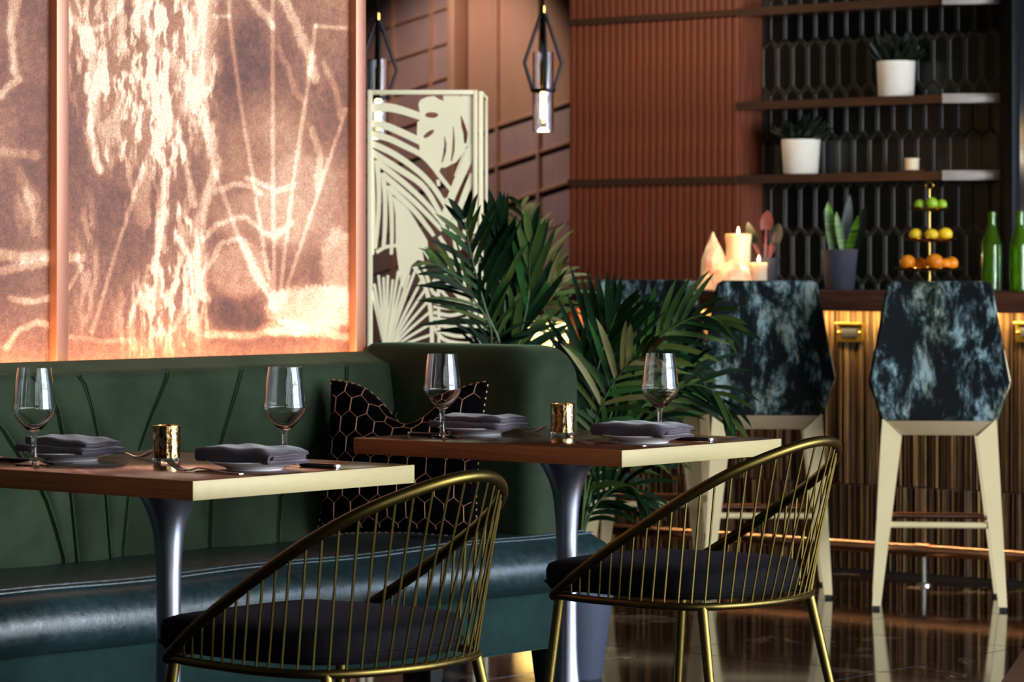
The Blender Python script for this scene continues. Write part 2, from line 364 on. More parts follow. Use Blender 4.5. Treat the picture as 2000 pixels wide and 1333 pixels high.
    # left panel
    stroke([(30,-10),(22,60),(26,130),(36,156),(0,185)], 9, .6); stroke([(0,500),(50,503),(95,500)], 12, .6); stroke([(118,500),(160,505)], 9, .4); stroke([(0,530),(60,520),(95,512)], 9, .45); stroke([(20,585),(60,590),(95,582)], 7, .5); stroke([(10,680),(35,645),(70,630),(95,635)], 6, .45); stroke([(0,300),(70,300)], 10, .3); stroke([(40,330),(60,390),(70,450)], 9, .25); blob(60, 420, 45, 70, .3); blob(170, 520, 30, 160, .35)
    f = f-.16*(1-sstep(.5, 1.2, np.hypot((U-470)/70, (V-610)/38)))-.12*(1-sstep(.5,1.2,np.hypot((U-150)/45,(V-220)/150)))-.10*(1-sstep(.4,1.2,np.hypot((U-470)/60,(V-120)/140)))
    return np.clip(f, 0, 1)
def mural(name, y0, y1, nx, nz, z0=.7, z1=3.0):
    Y, Z = np.meshgrid(np.linspace(y0, y1, nx), np.concatenate([np.linspace(z0, 1.95, nz-40), np.linspace(1.98, z1, 40)]))
    rgt = CT*WX+ST*Y; d = -ST*WX+CT*Y; U = 1000+FPX*rgt/d; V = HZ+FPX*(CH-Z)/d
    f = mural_value(U, V).ravel()
    me = bpy.data.meshes.new(name); co = np.stack([np.full(Y.size, WX), Y.ravel(), Z.ravel()], 1)
    idx = np.arange(nx*nz).reshape(nz, nx); q = np.stack([idx[:-1,:-1], idx[:-1,1:], idx[1:,1:], idx[1:,:-1]], -1).reshape(-1, 4)
    # thin metal sheet: front grid plus four folded edges
    n0 = len(co); co = np.concatenate([co, [[-5.70,y0,z0],[-5.70,y1,z0],[-5.70,y1,z1],[-5.70,y0,z1]]])
    a, b, c, e = idx[0,0], idx[0,-1], idx[-1,-1], idx[-1,0]
    q = np.concatenate([q, [[n0,n0+1,b,a],[n0+1,n0+2,c,b],[n0+2,n0+3,e,c],[n0+3,n0,a,e]]])
    me.from_pydata(co.tolist(), [], q.tolist())
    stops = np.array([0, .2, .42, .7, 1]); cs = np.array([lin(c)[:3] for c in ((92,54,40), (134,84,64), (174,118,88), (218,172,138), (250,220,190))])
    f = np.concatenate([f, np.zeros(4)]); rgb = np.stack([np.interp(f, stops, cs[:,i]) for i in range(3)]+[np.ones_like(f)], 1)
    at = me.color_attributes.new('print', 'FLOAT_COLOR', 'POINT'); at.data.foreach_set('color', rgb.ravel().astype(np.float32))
    me.materials.append(MATS['mural']); return link(name, me, wl)
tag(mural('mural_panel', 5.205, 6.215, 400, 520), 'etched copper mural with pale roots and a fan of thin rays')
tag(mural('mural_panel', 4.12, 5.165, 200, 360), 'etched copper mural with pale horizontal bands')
for y0, y1 in ((5.165, 5.205), (6.215, 6.255), (4.08, 4.12)):
    MB().box((-5.70, y0, .7), (-5.655, y1, 3.0)).build('frame_post', 'copper_frame', wl, bevel=.004)
MB().box((-5.86, WEND-.02, 0), (-5.69, WEND+.005, 3.2)).build('end_cap', 'copper_frame', wl, bevel=.004)
# ---- far wall with raked panels and metal strips
FY = 14.0
fw = struct(MB().box((-14, FY+.02, 0), (3.2, FY+.2, 3.4)).build('wall_far', 'joint_dark'))
def on_far(u, v): p = PY(u, v, FY); return (p.x, p.z)
def raked(name, u0, u1, va, vb, mat, sl=-.33, t=.02):
    q = []
    for (u, v) in ((u0, va), (u1, va), (u1, vb), (u0, vb)):
        q.append(on_far(u, v+(u-u0)*sl))
    m = MB(); m.add([(x, FY+.02, z) for x, z in q]+[(x, FY+.02-t, z) for x, z in q], [(0,1,2,3),(7,6,5,4),(0,1,5,4),(1,2,6,5),(2,3,7,6),(3,0,4,7)])
    m.build(name, mat, fw, smooth=False)
ucols = [560, 640, 712, 771, 845, 900]
for i in range(len(ucols)-1):
    ua, ub = ucols[i]+1.5, ucols[i+1]-1.5
    for r in range(-5, 12):
        va = 72+(ua-698)*-.33+r*68
        raked('raked_panel', ua, ub, va+2, va+66, 'far_panel')
    # vertical metal strip
    x, z = on_far(ucols[i+1], 300)
    MB().box((x-.006, FY-.03, 0), (x+.006, FY+.02, 3.3)).build('metal_strip', 'far_trim', fw)
x0, _ = on_far(899, 0); x1, _ = on_far(913, 0)
MB().box((x0, FY-.12, 0), (x1, FY+.02, 3.3)).build('wall_post', 'far_copper', fw, bevel=.005)
vcols = [913, 975, 1056, 1150]
for i in range(3):
    ua, ub = vcols[i]+1.5, vcols[i+1]-1.5
    x0, z0 = on_far(ua, 255-(ua-944)*.33); x1, z1 = on_far(ub, 255-(ub-944)*.33)
    MB().hexa([(x0,FY,z0),(x1,FY,z1),(x1,FY+.02,z1),(x0,FY+.02,z0)], [(x0,FY,3.3),(x1,FY,3.3),(x1,FY+.02,3.3),(x0,FY+.02,3.3)]).build('copper_sheet', 'far_copper', fw, smooth=False)
    for r in range(6):
        va = 258-(ua-944)*.33+r*78
        raked('raked_panel', ua, ub, va, va+75, 'far_panel')
    x, _ = on_far(vcols[i+1], 0)
    if i < 2: MB().box((x-.008, FY-.03, 0), (x+.008, FY+.02, 3.3)).build('metal_strip', 'far_trim', fw)
for va in (255, 333, 411):
    a = PY(913, va+10, FY-.01); b = PY(1150, va+10-237*.33, FY-.01)
    MB().tube([a, b], .012, 6).build('metal_strip', 'far_trim', fw)
for r in range(-1, 6):
    a = PY(560, 72+138*.33+r*68, FY-.01); b = PY(900, 72-202*.33+r*68, FY-.01)
    MB().tube([a, b], .009, 6).build('metal_strip', 'far_trim', fw)
# ---- back-bar wall: slatted wood, tiled niche, shelves
BY = 11.25; TY = 11.41
bw = struct(MB().box((-8.95, BY+.02, 0), (-8.02, BY+.5, 3.3)).build('wall_back', 'slat_gap'))
SW = .93/25
slat_me = MB().box((.0025, 0, 0), (SW-.0025, .022, 3.3)).mesh('wood_slat', 'slat_wood', bevel=.004, seg=2)
for i in range(25):
    t = link('wood_slat', slat_me, bw); t.location = (-8.95+i*SW, BY, 0)
MB().box((-8.02, BY+.004, 0), (-8.008, TY, 3.3)).build('niche_side', 'slat_wood', bw)
MB().box((-8.02, TY+.01, 0), (-6.74, TY+.2, 3.3)).build('tile_backing', 'grout', bw)
TW, TP, TT = .0785, .203, .034
def hexpts(i): 
    hw, hl = TW/2-i, (TP+TT)/2-i*1.1; sh = (TP-TT)/2-i*.35
    return [(-hw,-sh),(0,-hl),(hw,-sh),(hw,sh),(0,hl),(-hw,sh)]
m = MB(); loops = [(0.0012, .012), (.0012, .002), (.0035, -.002), (.0072, -.002), (.0105, .0015)]
P = [[(x, y, z) for x, z in hexpts(i)] for i, y in loops]
m.grid(P, True); m.f.append(tuple(range(24, 30)))
tme = m.mesh('wall_tile', 'tile_glaze', smooth=False); tme.materials.append(MATS['tile_rim'])
for p_ in tme.polygons:
    if p_.center.y < .0075 and abs(p_.center.x)+abs(p_.center.z) > .001 and p_.center.y < .0 and len(p_.vertices) == 4: p_.material_index = 1
ncol = 16; TX0 = -8.008
for r in range(11):
    for c in range(ncol+1):
        x = TX0+TW*(c+.5*(r % 2)); 
        if x < TX0+.005 or x > -6.75: continue
        t = link('wall_tile', tme, bw); t.location = (x, TY, .98+r*TP)
def shelf(z, th, label, full):
    s = thing('wall_shelf', label, 'shelf', (-7.5, BY, z-th), 0, 'bronze shelves on the tiled wall'); o = s.location
    m = MB(); m.add([(x,y,z-th) for x,y in ((-8.03,BY-.005),(-7.0,BY-.005),(-6.79,TY-.008),(-8.008,TY-.008))]+[(x,y,z) for x,y in ((-8.03,BY-.005),(-7.0,BY-.005),(-6.79,TY-.008),(-8.008,TY-.008))],
        [(3,2,1,0),(4,5,6,7),(0,1,5,4),(1,2,6,5),(2,3,7,6),(3,0,4,7)])
    m.build('board', 'shelf_bronze', s, off=o)
    a = Vector((-6.995, BY-.008, z-th-.003)); b = Vector((-6.765, TY-.018, z-th-.003)); n = Vector((.05, -.07, 0)).normalized()*.012
    MB().hexa([a+n, b+n, b-n*.2, a-n*.2], [p+Vector((0,0,th+.006)) for p in (a+n, b+n, b-n*.2, a-n*.2)]).build('end_edge', 'shelf_end', s, off=o, bevel=.003)
    if full: MB().box((-8.95, BY-.012, z-th+.004), (-8.03, BY+.003, z-.004)).build('edge_strip', 'shelf_bronze', s, off=o)
    return s
ZL, ZM, ZT = 1.528, 1.842, 2.245
shelf(ZL, .036, 'lowest bronze shelf, under the white pot and the small candle', True)
shelf(ZM, .034, 'middle bronze shelf carrying the white pot nearest the wall corner', False)
shelf(ZT, .034, 'topmost bronze shelf at the upper edge of the tiles', True)
struct(MB().box((-6.74, BY+.02, 0), (-6.68, TY+.2, 3.3)).build('trim_1', 'black_metal', bevel=.003))
struct(MB().box((-6.68, BY+.05, 0), (2.8, TY+.2, 3.3)).build('wall_mirror', 'mirror_panel'))
# ---- low lit back counter seen past the bench end
bc = thing('back_counter', 'low wooden back counter with glowing front, seen past the bench end', 'counter', (-9.9, 12.3, 0))
o = bc.location
a = PY(978, 620, 12.2); b = PY(1130, 620, 12.2)
MB().box((a.x-.02, 12.2, .86), (b.x, 12.75, .935)).build('top_board', 'counter_wood', bc, off=o, bevel=.004)
MB().box((a.x, 12.3, 0), (b.x-.03, 12.7, .86)).build('front_panel', 'cream_lacquer', bc, off=o)
area('back_counter_led', ((a.x+b.x)/2, 12.22, .845), (0, .7, -1), .4, .02, 3, (1, .74, .36), 160)
# ---- wooden floor edge in the lower right corner
p = [C(1956, 1340, 1), C(2002, 1272, 1)]
q0 = PZ(1955, 1340, 0); q1 = PZ(2003, 1270, 0); e = (q1-q0).normalized(); nrm = Vector((e.y, -e.x, 0))
if nrm.x < 0: nrm = -nrm
q0 = q0-e*1.5; q1 = q1+e*.1
struct(MB().add([q0, q1, q1+nrm*1.2, q0+nrm*1.2]+[v+Vector((0,0,.012)) for v in (q0, q1, q1+nrm*1.2, q0+nrm*1.2)], [(3,2,1,0),(4,5,6,7),(0,1,5,4),(1,2,6,5),(2,3,7,6),(3,0,4,7)]).build('trim_2', 'rug_wood', bevel=.003))

# ================================================================== BAR
bar = thing('bar_counter', 'long wooden bar with reeded bronze front and glowing underside', 'bar', (-6.0, 10.2, 0)); o = bar.location
BX0, BX1 = -7.9, -3.6
MB().box((BX0-.03, 9.73, .978), (BX1, 10.36, 1.05)).build('counter_top', 'counter_wood', bar, off=o, bevel=.006)
MB().box((BX0, 9.985, .0), (BX1, 10.3, .978)).build('carcass', 'dark_plaster', bar, off=o)
MB().box((BX0-.02, 9.95, 0), (BX0+.12, 10.3, .978)).build('end_panel', 'slat_wood', bar, off=o)
def reeds(name, z0, z1):
    m = MB(); cols = []; x = BX0+.125; rr = random.Random(int(z0*100)+3)
    while x < BX1-.02:
        wd = rr.uniform(.004, .0095); y = 9.985-rr.uniform(.004, .016); za = z0; zb = z1
        m.add([(x,9.985,za),(x+wd*.5,y,za),(x+wd,9.985,za),(x,9.985,zb),(x+wd*.5,y,zb),(x+wd,9.985,zb)], [(0,1,4,3),(1,2,5,4)])
        c = lin(rr.choice([(112,84,54),(132,100,64),(150,118,78),(96,70,46),(170,138,92),(70,50,34),(120,92,60)])); cols += [c]*6
        x += wd*rr.uniform(.9, 1.15)
    me = m.mesh(name, 'reed', smooth=False, off=o, merge=False)
    at = me.color_attributes.new('tone', 'FLOAT_COLOR', 'POINT'); at.data.foreach_set('color', np.array(cols, dtype=np.float32).ravel())
    ob = link(name, me, bar); ob['kind'] = 'stuff'
reeds('reed_panel', .335, .976); reeds('reed_panel', .02, .33)
def outlet(u, label):
    p = PY(u, 650, 9.968); t = thing('wall_outlet', label, 'outlet', p, 0, 'brass outlets on the bar front')
    MB().box((-.058,-.006,-.036), (.058,.012,.036)).build('plate', 'brass_plate', t, bevel=.003)
    MB().box((-.034,-.01,-.018), (.034,-.004,.018)).build('socket', 'dark_rubber', t, bevel=.002)
    MB().box((-.06,-.018,.028), (.06,-.004,.038)).build('lip', 'brass_plate', t, bevel=.002)
    for x in (-.046, .046): MB().ball((x,-.008,0), .006, 8, 6).build('screw', 'brass_bright', t)
outlet(1661, 'brass outlet plate on the bar front between two stools'); outlet(2012, 'brass outlet plate cut off by the right edge of the picture')
rail = thing('foot_rail', 'copper foot rail running along the base of the bar', 'foot rail', (-6, 9.78, 0)); o = rail.location
pa = PY(1805, 1075, 9.78); rz = pa.z
MB().tube([(BX0, 9.78, rz), (BX1, 9.78, rz)], .022, 14).build('rail', 'copper_pipe', rail, off=o)
for x in (pa.x, pa.x-1.55, pa.x+1.3):
    pp = MB().tube([(x, 9.78, .008), (x, 9.78, rz)], .009, 10).build('post', 'steel', rail, off=o)
    MB().lathe([(.03,0),(.03,.006),(.012,.012)], 16, (x, 9.78, 0)).build('flange', 'steel', pp, off=o)
    MB().tube([(x-.03, 9.78, rz), (x+.03, 9.78, rz)], .027, 14).build('collar', 'copper_pipe', pp, off=o)

# ================================================================== BANQUETTE
bq = thing('banquette', 'green velvet channel-tufted banquette with glossy leather seat along the copper wall', 'bench', (-5.3, 5.0, 0)); o = bq.location
Q0, Q1 = 3.2, 6.45      # along the wall
SF = -5.0
prof = [(-5.52,.40),(-5.52,.466),(-5.2,.474),(-5.08,.472),(-5.045,.468),(-5.04,.474),(-5.034,.468),(-5.012,.458),(-4.985,.44),(-4.970,.41),(-4.972,.375),(-4.99,.348),(-5.02,.336),(-5.52,.336)]
pc = [Vector((x,0,z)) for x,z in prof]
rows = []
for i in range(61):
    y = Q0+(Q1-Q0)*i/60; e = min(1, (Q1-y)/.03+.0) ; e = math.sqrt(max(0, 1-(1-e)**2)) if e < 1 else 1
    rows.append([(-5.3+(p.x+5.3)*(.97+.03*e), y, .40+(p.z-.40)*(.8+.2*e)+.0025*math.sin(y*9+p.x*4)) for p in pc])
m = MB().grid(rows, True); n = len(pc); m.f.append(tuple(range(n))); m.f.append(tuple(60*n+j for j in range(n))[::-1])
seat = m.build('seat_cushion', 'teal_leather', bq, off=o, angle=60)
for xx, zz in ((-5.062,.4735),(-5.032,.470)):
    MB().tube([(xx, y, zz+.0025*math.sin(y*9+xx*4)) for y in np.linspace(Q0, Q1-.03, 50)], .003, 6).build('piping', 'teal_leather', seat, off=o)
MB().box((-5.60, Q0, .19), (-5.03, Q1-.13, .336)).build('base', 'base_velvet', bq, off=o, bevel=.012, seg=3)
# back: one puffed channel between each pair of seams
def backpt(y, t):     # t 0..1 up the face, 1..1.3 over the top
    if t <= 1: return Vector((-5.50-.05*t, y, .462+.43*t))
    a = (t-1)/.3*math.pi*.5; return Vector((-5.55-.085*math.sin(a)*1.0, y, .892+.032*math.sin(a)))
def seam_uv(pl):      # pixels -> (y,t) pairs
    out = []
    for u, v in pl:
        k = (u-1000)/FPX; t = .5
        for _ in range(8):
            x = -5.50-.05*min(1, t); d = x/(-ST+CT*k); z = CH-(v-HZ)/FPX*d; t = (z-.462)/.43
        out.append((t, d*(CT+ST*k)))
    return sorted(out)
SE = [[(-330,760),(-250,900),(-120,1000),(-60,1105)], [(-120,735),(0,834),(30,882),(83,963),(106,1033),(121,1089)], [(40,728),(85,752),(108,791),(119,852),(134,963),(146,1087)], [(135,716),(160,742),(174,786),(188,857),(202,963),(211,1081)],
      [(333,705),(322,745),(293,811),(268,877),(247,963),(236,1079)], [(476,697),(470,725),(457,771),(429,862),(410,973),(407,1059)], [(680,686),(674,751),(640,830),(590,900),(546,963),(540,1044)], [(800,683),(790,750),(740,880),(690,960),(670,1030)]]
SE = [seam_uv(s) for s in SE]
def seam_y(i, t):
    if i < 0: return Q0
    if i >= len(SE): return 6.24
    ts = [p[0] for p in SE[i]]; ys_ = [p[1] for p in SE[i]]
    if t > ts[-1]: return min(6.235, ys_[-1]+(t-ts[-1])*(ys_[-1]-ys_[-2])/(ts[-1]-ts[-2])*.6)
    return min(6.235, float(np.interp(t, ts, ys_)))
TT_ = [0,.04,.1,.18,.26,.34,.42,.5,.58,.66,.74,.82,.9,.96,1,1.06,1.12,1.18,1.24,1.3]
for i in range(-1, len(SE)):
    rows = []
    for t in TT_:
        ya, yb = seam_y(i, t), seam_y(i+1, t); wd = max(.001, yb-ya); r = []
        for j in range(15):
            s_ = j/14; puff = min(.03, .25*wd)*(1-abs(2*s_-1)**3.2)*max(0, 1-max(0, t-.62)/.5)
            r.append(backpt(ya+wd*s_, t)+Vector((puff, 0, 0)))
        rows.append(r)
    m = MB().grid(rows); 
    back = [[Vector((-5.64, p.y, p.z-.01)) for p in rows[0]], [Vector((-5.64, p.y, p.z-.012)) for p in rows[-1]]]
    m.grid([rows[-1], back[1], back[0], rows[0]])
    m.build('back_channel', 'green_velvet', bq, off=o, angle=70)
    if 0 <= i:
        MB().tube([backpt(seam_y(i, t), t)+Vector((.011,0,0)) for t in TT_[:15]], .0034, 6).build('seam_piping', 'green_velvet', bq, off=o)
# wing at the far end: a rounded upholstered slab
def rslab(x0, x1, y0, y1, z0, z1, ry, rx):
    # outline in XZ with a big radius at the front top corner, rounded edges in Y
    out = []
    def outline(ins):
        pts = [(x0, z0), (x1-ins, z0)]
        for a in np.linspace(0, math.pi/2, 9): pts.append((x1-ins-rx+(rx)*math.cos(a), z1-ins-rx*.8+rx*.8*math.sin(a)))
        pts.append((x0, z1-ins)); return pts
    rows = []
    for a in np.linspace(0, math.pi/2, 6): rows.append((y0+ry-ry*math.sin(math.pi/2-a)*1, ry*(1-math.cos(math.pi/2-a))*1.0))
    seq = [(y0+ry*(1-math.sin(a)), ry*(1-math.cos(a))) for a in np.linspace(math.pi/2, 0, 6)]
    seq = [(y0+ry*(1-math.cos(a)), ry*(1-math.sin(a))) for a in np.linspace(0, math.pi/2, 6)]
    seq2 = [(y1-(y-y0), i) for y, i in seq[::-1]]
    P = [[(x, y, z) for x, z in outline(ins)] for y, ins in seq+seq2]
    m = MB().grid(P, True); k = len(P[0]); m.f.append(tuple(range(k))); m.f.append(tuple((len(P)-1)*k+j for j in range(k))[::-1]); return m
rslab(-5.645, -5.065, 6.225, 6.435, .455, .945, .055, .10).build('wing', 'green_velvet', bq, off=o, angle=60)
for (x, y) in ((-5.10, 6.33), (-5.10, 4.9), (-5.5, 6.33), (-5.10, 3.6)):
    MB().hexa([(x-.018,y-.018,0),(x+.018,y-.018,0),(x+.018,y+.018,0),(x-.018,y+.018,0)], [(x-.035,y-.035,.192),(x+.035,y-.035,.192),(x+.035,y+.035,.192),(x-.035,y+.035,.192)]).build('leg', 'dark_rubber', bq, off=o, bevel=.003)
# ================================================================== TABLES
def make_table(label, x0, x1, y0, y1):
    cx, cy = (x0+x1)/2, (y0+y1)/2
    t = thing('dining_table', label, 'table', (cx, cy, 0), 0, 'pedestal tables along the banquette')
    hx, hy = (x1-x0)/2, (y1-y0)/2; e = .004
    MB().box((-hx+e,-hy+e,.7125), (hx-e,hy-e,.75)).build('tabletop', 'walnut_top', t, bevel=.0012)
    for s in (-1, 1):
        MB().box((-hx, s*hy-(e if s > 0 else 0), .713), (hx-.0005, s*hy+(0 if s > 0 else e), .7496)).build('wood_edge', 'walnut_edge', t, bevel=.0008)
    MB().box((hx-e,-hy+.0004,.7128), (hx+.0005,hy-.0004,.7494)).build('brass_edge', 'brass_edge', t, bevel=.0008)
    prof = [(.21,0),(.21,.008),(.15,.02),(.08,.05),(.045,.11),(.030,.2),(.0252,.32),(.0252,.5),(.027,.56),(.0315,.61),(.040,.645),(.053,.675),(.066,.695),(.073,.712)]
    p = cr([(r,0,z) for r, z in prof], 5); MB().lathe([(q.x, q.z) for q in p], 48).build('pedestal', 'spun_steel', t, angle=50)
    return t
T1Y, T2Y = 4.545, 5.81
make_table('square wooden table with brass edge cut off by the left edge of the picture', -5.03, -4.262, T1Y-.313, T1Y+.313)
make_table('square wooden table with brass edge beside the bench end, in front of the palm', -5.02, -4.236, T2Y-.302, T2Y+.302)
TZ = .7502
def make_glass(label, x, y):
    t = thing('wine_glass', label, 'wine glass', (x, y, TZ), 0, 'wine glasses on the tables')
    outer = cr([(.0052,0,.066),(.012,0,.0685),(.024,0,.080),(.036,0,.094),(.0437,0,.110),(.0425,0,.125),(.0385,0,.16),(.0335,0,.195)], 5)
    inner = cr([(.0325,0,.195),(.0374,0,.16),(.0413,0,.125),(.0425,0,.1105),(.0348,0,.0955),(.0225,0,.0822),(.011,0,.0735),(.0005,0,.0725)], 5)
    MB().lathe([(p.x,p.z) for p in outer]+[(p.x,p.z) for p in inner], 40).build('bowl', 'glass', t, angle=50)
    st = cr([(.0085,0,.0085),(.0062,0,.018),(.0052,0,.035),(.0058,0,.055),(.0068,0,.0668)], 5)
    MB().lathe([(p.x,p.z) for p in st], 12).build('stem', 'glass', t, angle=50)
    MB().lathe([(.039,0),(.0405,.0014),(.0395,.003),(.0085,.0088)], 10).build('foot', 'glass', t, smooth=False)
    return t
make_glass('wine glass farthest left, in front of the plate near the bench', -4.84, 4.36)
make_glass('wine glass behind the folded napkin nearest the camera on the left table', -4.49, 4.72)
make_glass('wine glass in front of the cushion on the right table', -4.845, 5.62)
make_glass('wine glass in front of the palm, behind the right-hand napkin', -4.49, 5.985)
def make_votive(label, x, y):
    t = thing('votive_holder', label, 'candle holder', (x, y, TZ), random.random()*6, 'mercury glass votives')
    MB().lathe([(.0265,0),(.0275,.002),(.0278,.0105)], 36).build('glass_base', 'glass', t)
    MB().lathe([(.0278,.0106),(.0282,.05),(.0284,.076),(.0272,.0765),(.0268,.05),(.0262,.014),(.004,.014)], 36, cap=(True, True)).build('cup', 'mercury_gold', t, angle=60)
make_votive('gold mercury glass votive in the middle of the left table', -4.68, 4.572)
make_votive('gold mercury glass votive in the middle of the right table', -4.675, 5.853)
def make_plate(label, x, y):
    t = thing('side_plate', label, 'plate', (x, y, TZ), 0, 'white side plates')
    pf = cr([(.054,0,0),(.056,0,.003),(.062,0,.006),(.078,0,.0105),(.0945,0,.0165)], 4)
    pi = [(.0955,.0172),(.0952,.0188),(.0935,.0186),(.078,.0128),(.062,.0085),(.05,.006),(.001,.0055)]
    tag(MB().lathe([(p.x,p.z) for p in pf]+pi, 56).build('dish', 'porcelain', t, angle=60), 'glossy white dish'); del t.children[0]['label']
    MB().lathe([(.05,0.0001),(.05,-.0),(.053,-.0),(.053,.003),(.05,.003)], 40, closed=True).build('foot_ring', 'porcelain', t)
def make_napkin(label, x, y, z, seed, rz=0, flip=1):
    rr = random.Random(seed)
    t = thing('napkin', label, 'napkin', (x, y, z), rz, 'folded plum napkins')
    def fold(name, w_, th, z0, L, x0, tk, tw):
        # U-shaped sheet in YZ: closed rounded fold at -Y, open edges at +Y, extruded along X
        path = []; r_ = th/2-tk/2
        path += [(yy, z0+th-tk/2) for yy in np.linspace(w_/2, -w_/2+th/2, 9)]
        path += [(-w_/2+th/2-r_*math.sin(a), z0+th/2+r_*math.cos(a)) for a in np.linspace(.35, math.pi-.35, 7)]
        path += [(yy, z0+tk/2) for yy in np.linspace(-w_/2+th/2, w_/2-.004, 9)]
        h = tk*.46; n = len(path); rows = []
        off = []
        for i, (yy, zz) in enumerate(path):
            a = path[max(0,i-1)]; b = path[min(n-1,i+1)]; tx, tz = b[0]-a[0], b[1]-a[1]; l = math.hypot(tx, tz) or 1; off.append((-tz/l*h, tx/l*h))
        loop = [(path[i][0]+off[i][0], path[i][1]+off[i][1]) for i in range(n)]+[(path[i][0]-off[i][0], path[i][1]-off[i][1]) for i in range(n-1,-1,-1)]
        K = 22
        for k in range(K):
            s_ = k/(K-1); xx = x0-L/2+L*s_; r = []
            puff = 1+.16*math.sin(s_*2.6+seed)+.08*math.sin(s_*8+seed*2)
            lift = .004*max(0, 1-s_*4)**2
            ends = 1-.25*max(0, 1-min(s_, 1-s_)*9)
            for (yy, zz) in loop:
                zt = (zz-z0)/th
                r.append((xx+tw*yy*.6+.004*math.sin(yy*60+seed), yy*(1-.05*math.sin(s_*5+zt*3))+.003*math.sin(s_*9+seed), z0+(zz-z0)*(puff if z0 > .004 else 1)*ends+lift*zt+.0015*math.sin(yy*80+s_*14)*zt))
            rows.append(r)
        m = MB().grid(rows, True); N2 = len(loop)
        for base in (0, (K-1)*N2):
            for i in range(n-1): m.f.append((base+i, base+i+1, base+N2-2-i, base+N2-1-i))
        m.build(name, 'napkin_cloth', t, angle=70)
    if flip > 0:
        fold('outer_fold', .118, .031, 0, .205, 0, .0085, .04); fold('inner_fold', .092, .0135, .0088, .20, .006, .0063, .04)
    else:
        fold('lower_fold', .118, .0155, 0, .21, 0, .0072, .05); fold('upper_fold', .108, .0155, .0157, .19, .01, .0072, -.1)
def cutlery_fork(label, x, y, d):
    t = thing('fork', label, 'fork', (x, y, TZ), 0 if d > 0 else math.pi, 'forks on the tables')
    # handle end at origin, tines toward +x (local)
    pts = cr([(0,0,.0022),(.04,0,.0030),(.085,0,.0075),(.115,0,.009),(.135,0,.0045),(.15,0,.0026)], 5); wd = [.0062,.0064,.005,.0033,.0035,.008]
    m = MB(); rows = []
    for i, p in enumerate(pts):
        wv = float(np.interp(i/(len(pts)-1), np.linspace(0,1,6), wd)); rows.append([p+Vector((0,-wv,.001)), p+Vector((0,wv,.001)), p+Vector((0,wv*.9,-.0012)), p+Vector((0,-wv*.9,-.0012))])
    m.grid(rows, True); m.f += [(3,2,1,0), tuple(len(m.v)-4+j for j in range(4))]
    m.build('handle', 'steel', t, angle=50)
    for j in range(4):
        yo = (j-1.5)*.0052
        MB().tube(cr([(.149,yo*.9,.0026),(.165,yo,.0045),(.182,yo,.011),(.198,yo,.020)], 4), [.0018]*9+[.0016,.0014,.0012,.001], 6).build('tine', 'steel', t)
def cutlery_knife(label, x, y, d):
    t = thing('knife', label, 'knife', (x, y, TZ), 0 if d > 0 else math.pi, 'knives on the tables')
    MB().box((0,-.0065,.0),(.095,.0065,.0085)).build('handle', 'dark_handle', t, bevel=.0028, seg=3)
    MB().box((-.007,-.0068,.0),(.001,.0068,.0088)).build('end_cap', 'steel', t, bevel=.002)
    MB().prism([(.093,-.004),(.19,-.007),(.212,.002),(.205,.006),(.093,.005)], .0025, .0042).build('blade', 'steel', t)
for (x, y, w_) in ((-4.40, 4.54, 'plate nearest the camera under a thick folded napkin, left table'), (-4.895, 4.51, 'plate near the bench, left table, behind the leftmost wine glass'), (-4.375, 5.772, 'plate nearest the camera under a folded napkin, right table'), (-4.88, 5.79, 'plate near the bench and the patterned cushion, right table')):
    make_plate('white round '+w_, x, y)
make_napkin('thick plum-grey folded napkin nearest the camera on the left table', -4.40, 4.533, TZ+.0145, 1)
make_napkin('plum-grey folded napkin near the bench, behind the leftmost wine glass', -4.895, 4.51, TZ+.0165, 2, 0, -1)
make_napkin('plum-grey folded napkin nearest the camera on the right table', -4.375, 5.765, TZ+.0145, 3)
make_napkin('plum-grey folded napkin near the bench on the right table, by the cushion', -4.88, 5.79, TZ+.0165, 4, 0, -1)
cutlery_fork('steel fork left of the nearest plate on the left table', -4.305, 4.405, -1)
cutlery_fork('steel fork beyond the bench-side plate on the left table', -4.99, 4.645, 1)
cutlery_fork('steel fork left of the nearest plate on the right table', -4.272, 5.637, -1)
cutlery_fork('steel fork beyond the bench-side plate on the right table', -4.98, 5.925, 1)
cutlery_knife('dark-handled knife right of the nearest plate on the left table', -4.298, 4.665, -1)
cutlery_knife('dark-handled knife at the left picture edge on the left table', -4.985, 4.40, 1)
cutlery_knife('dark-handled knife right of the nearest plate on the right table', -4.285, 5.90, -1)
cutlery_knife('dark-handled knife by the corner of the right table near the cushion', -4.975, 5.66, 1)

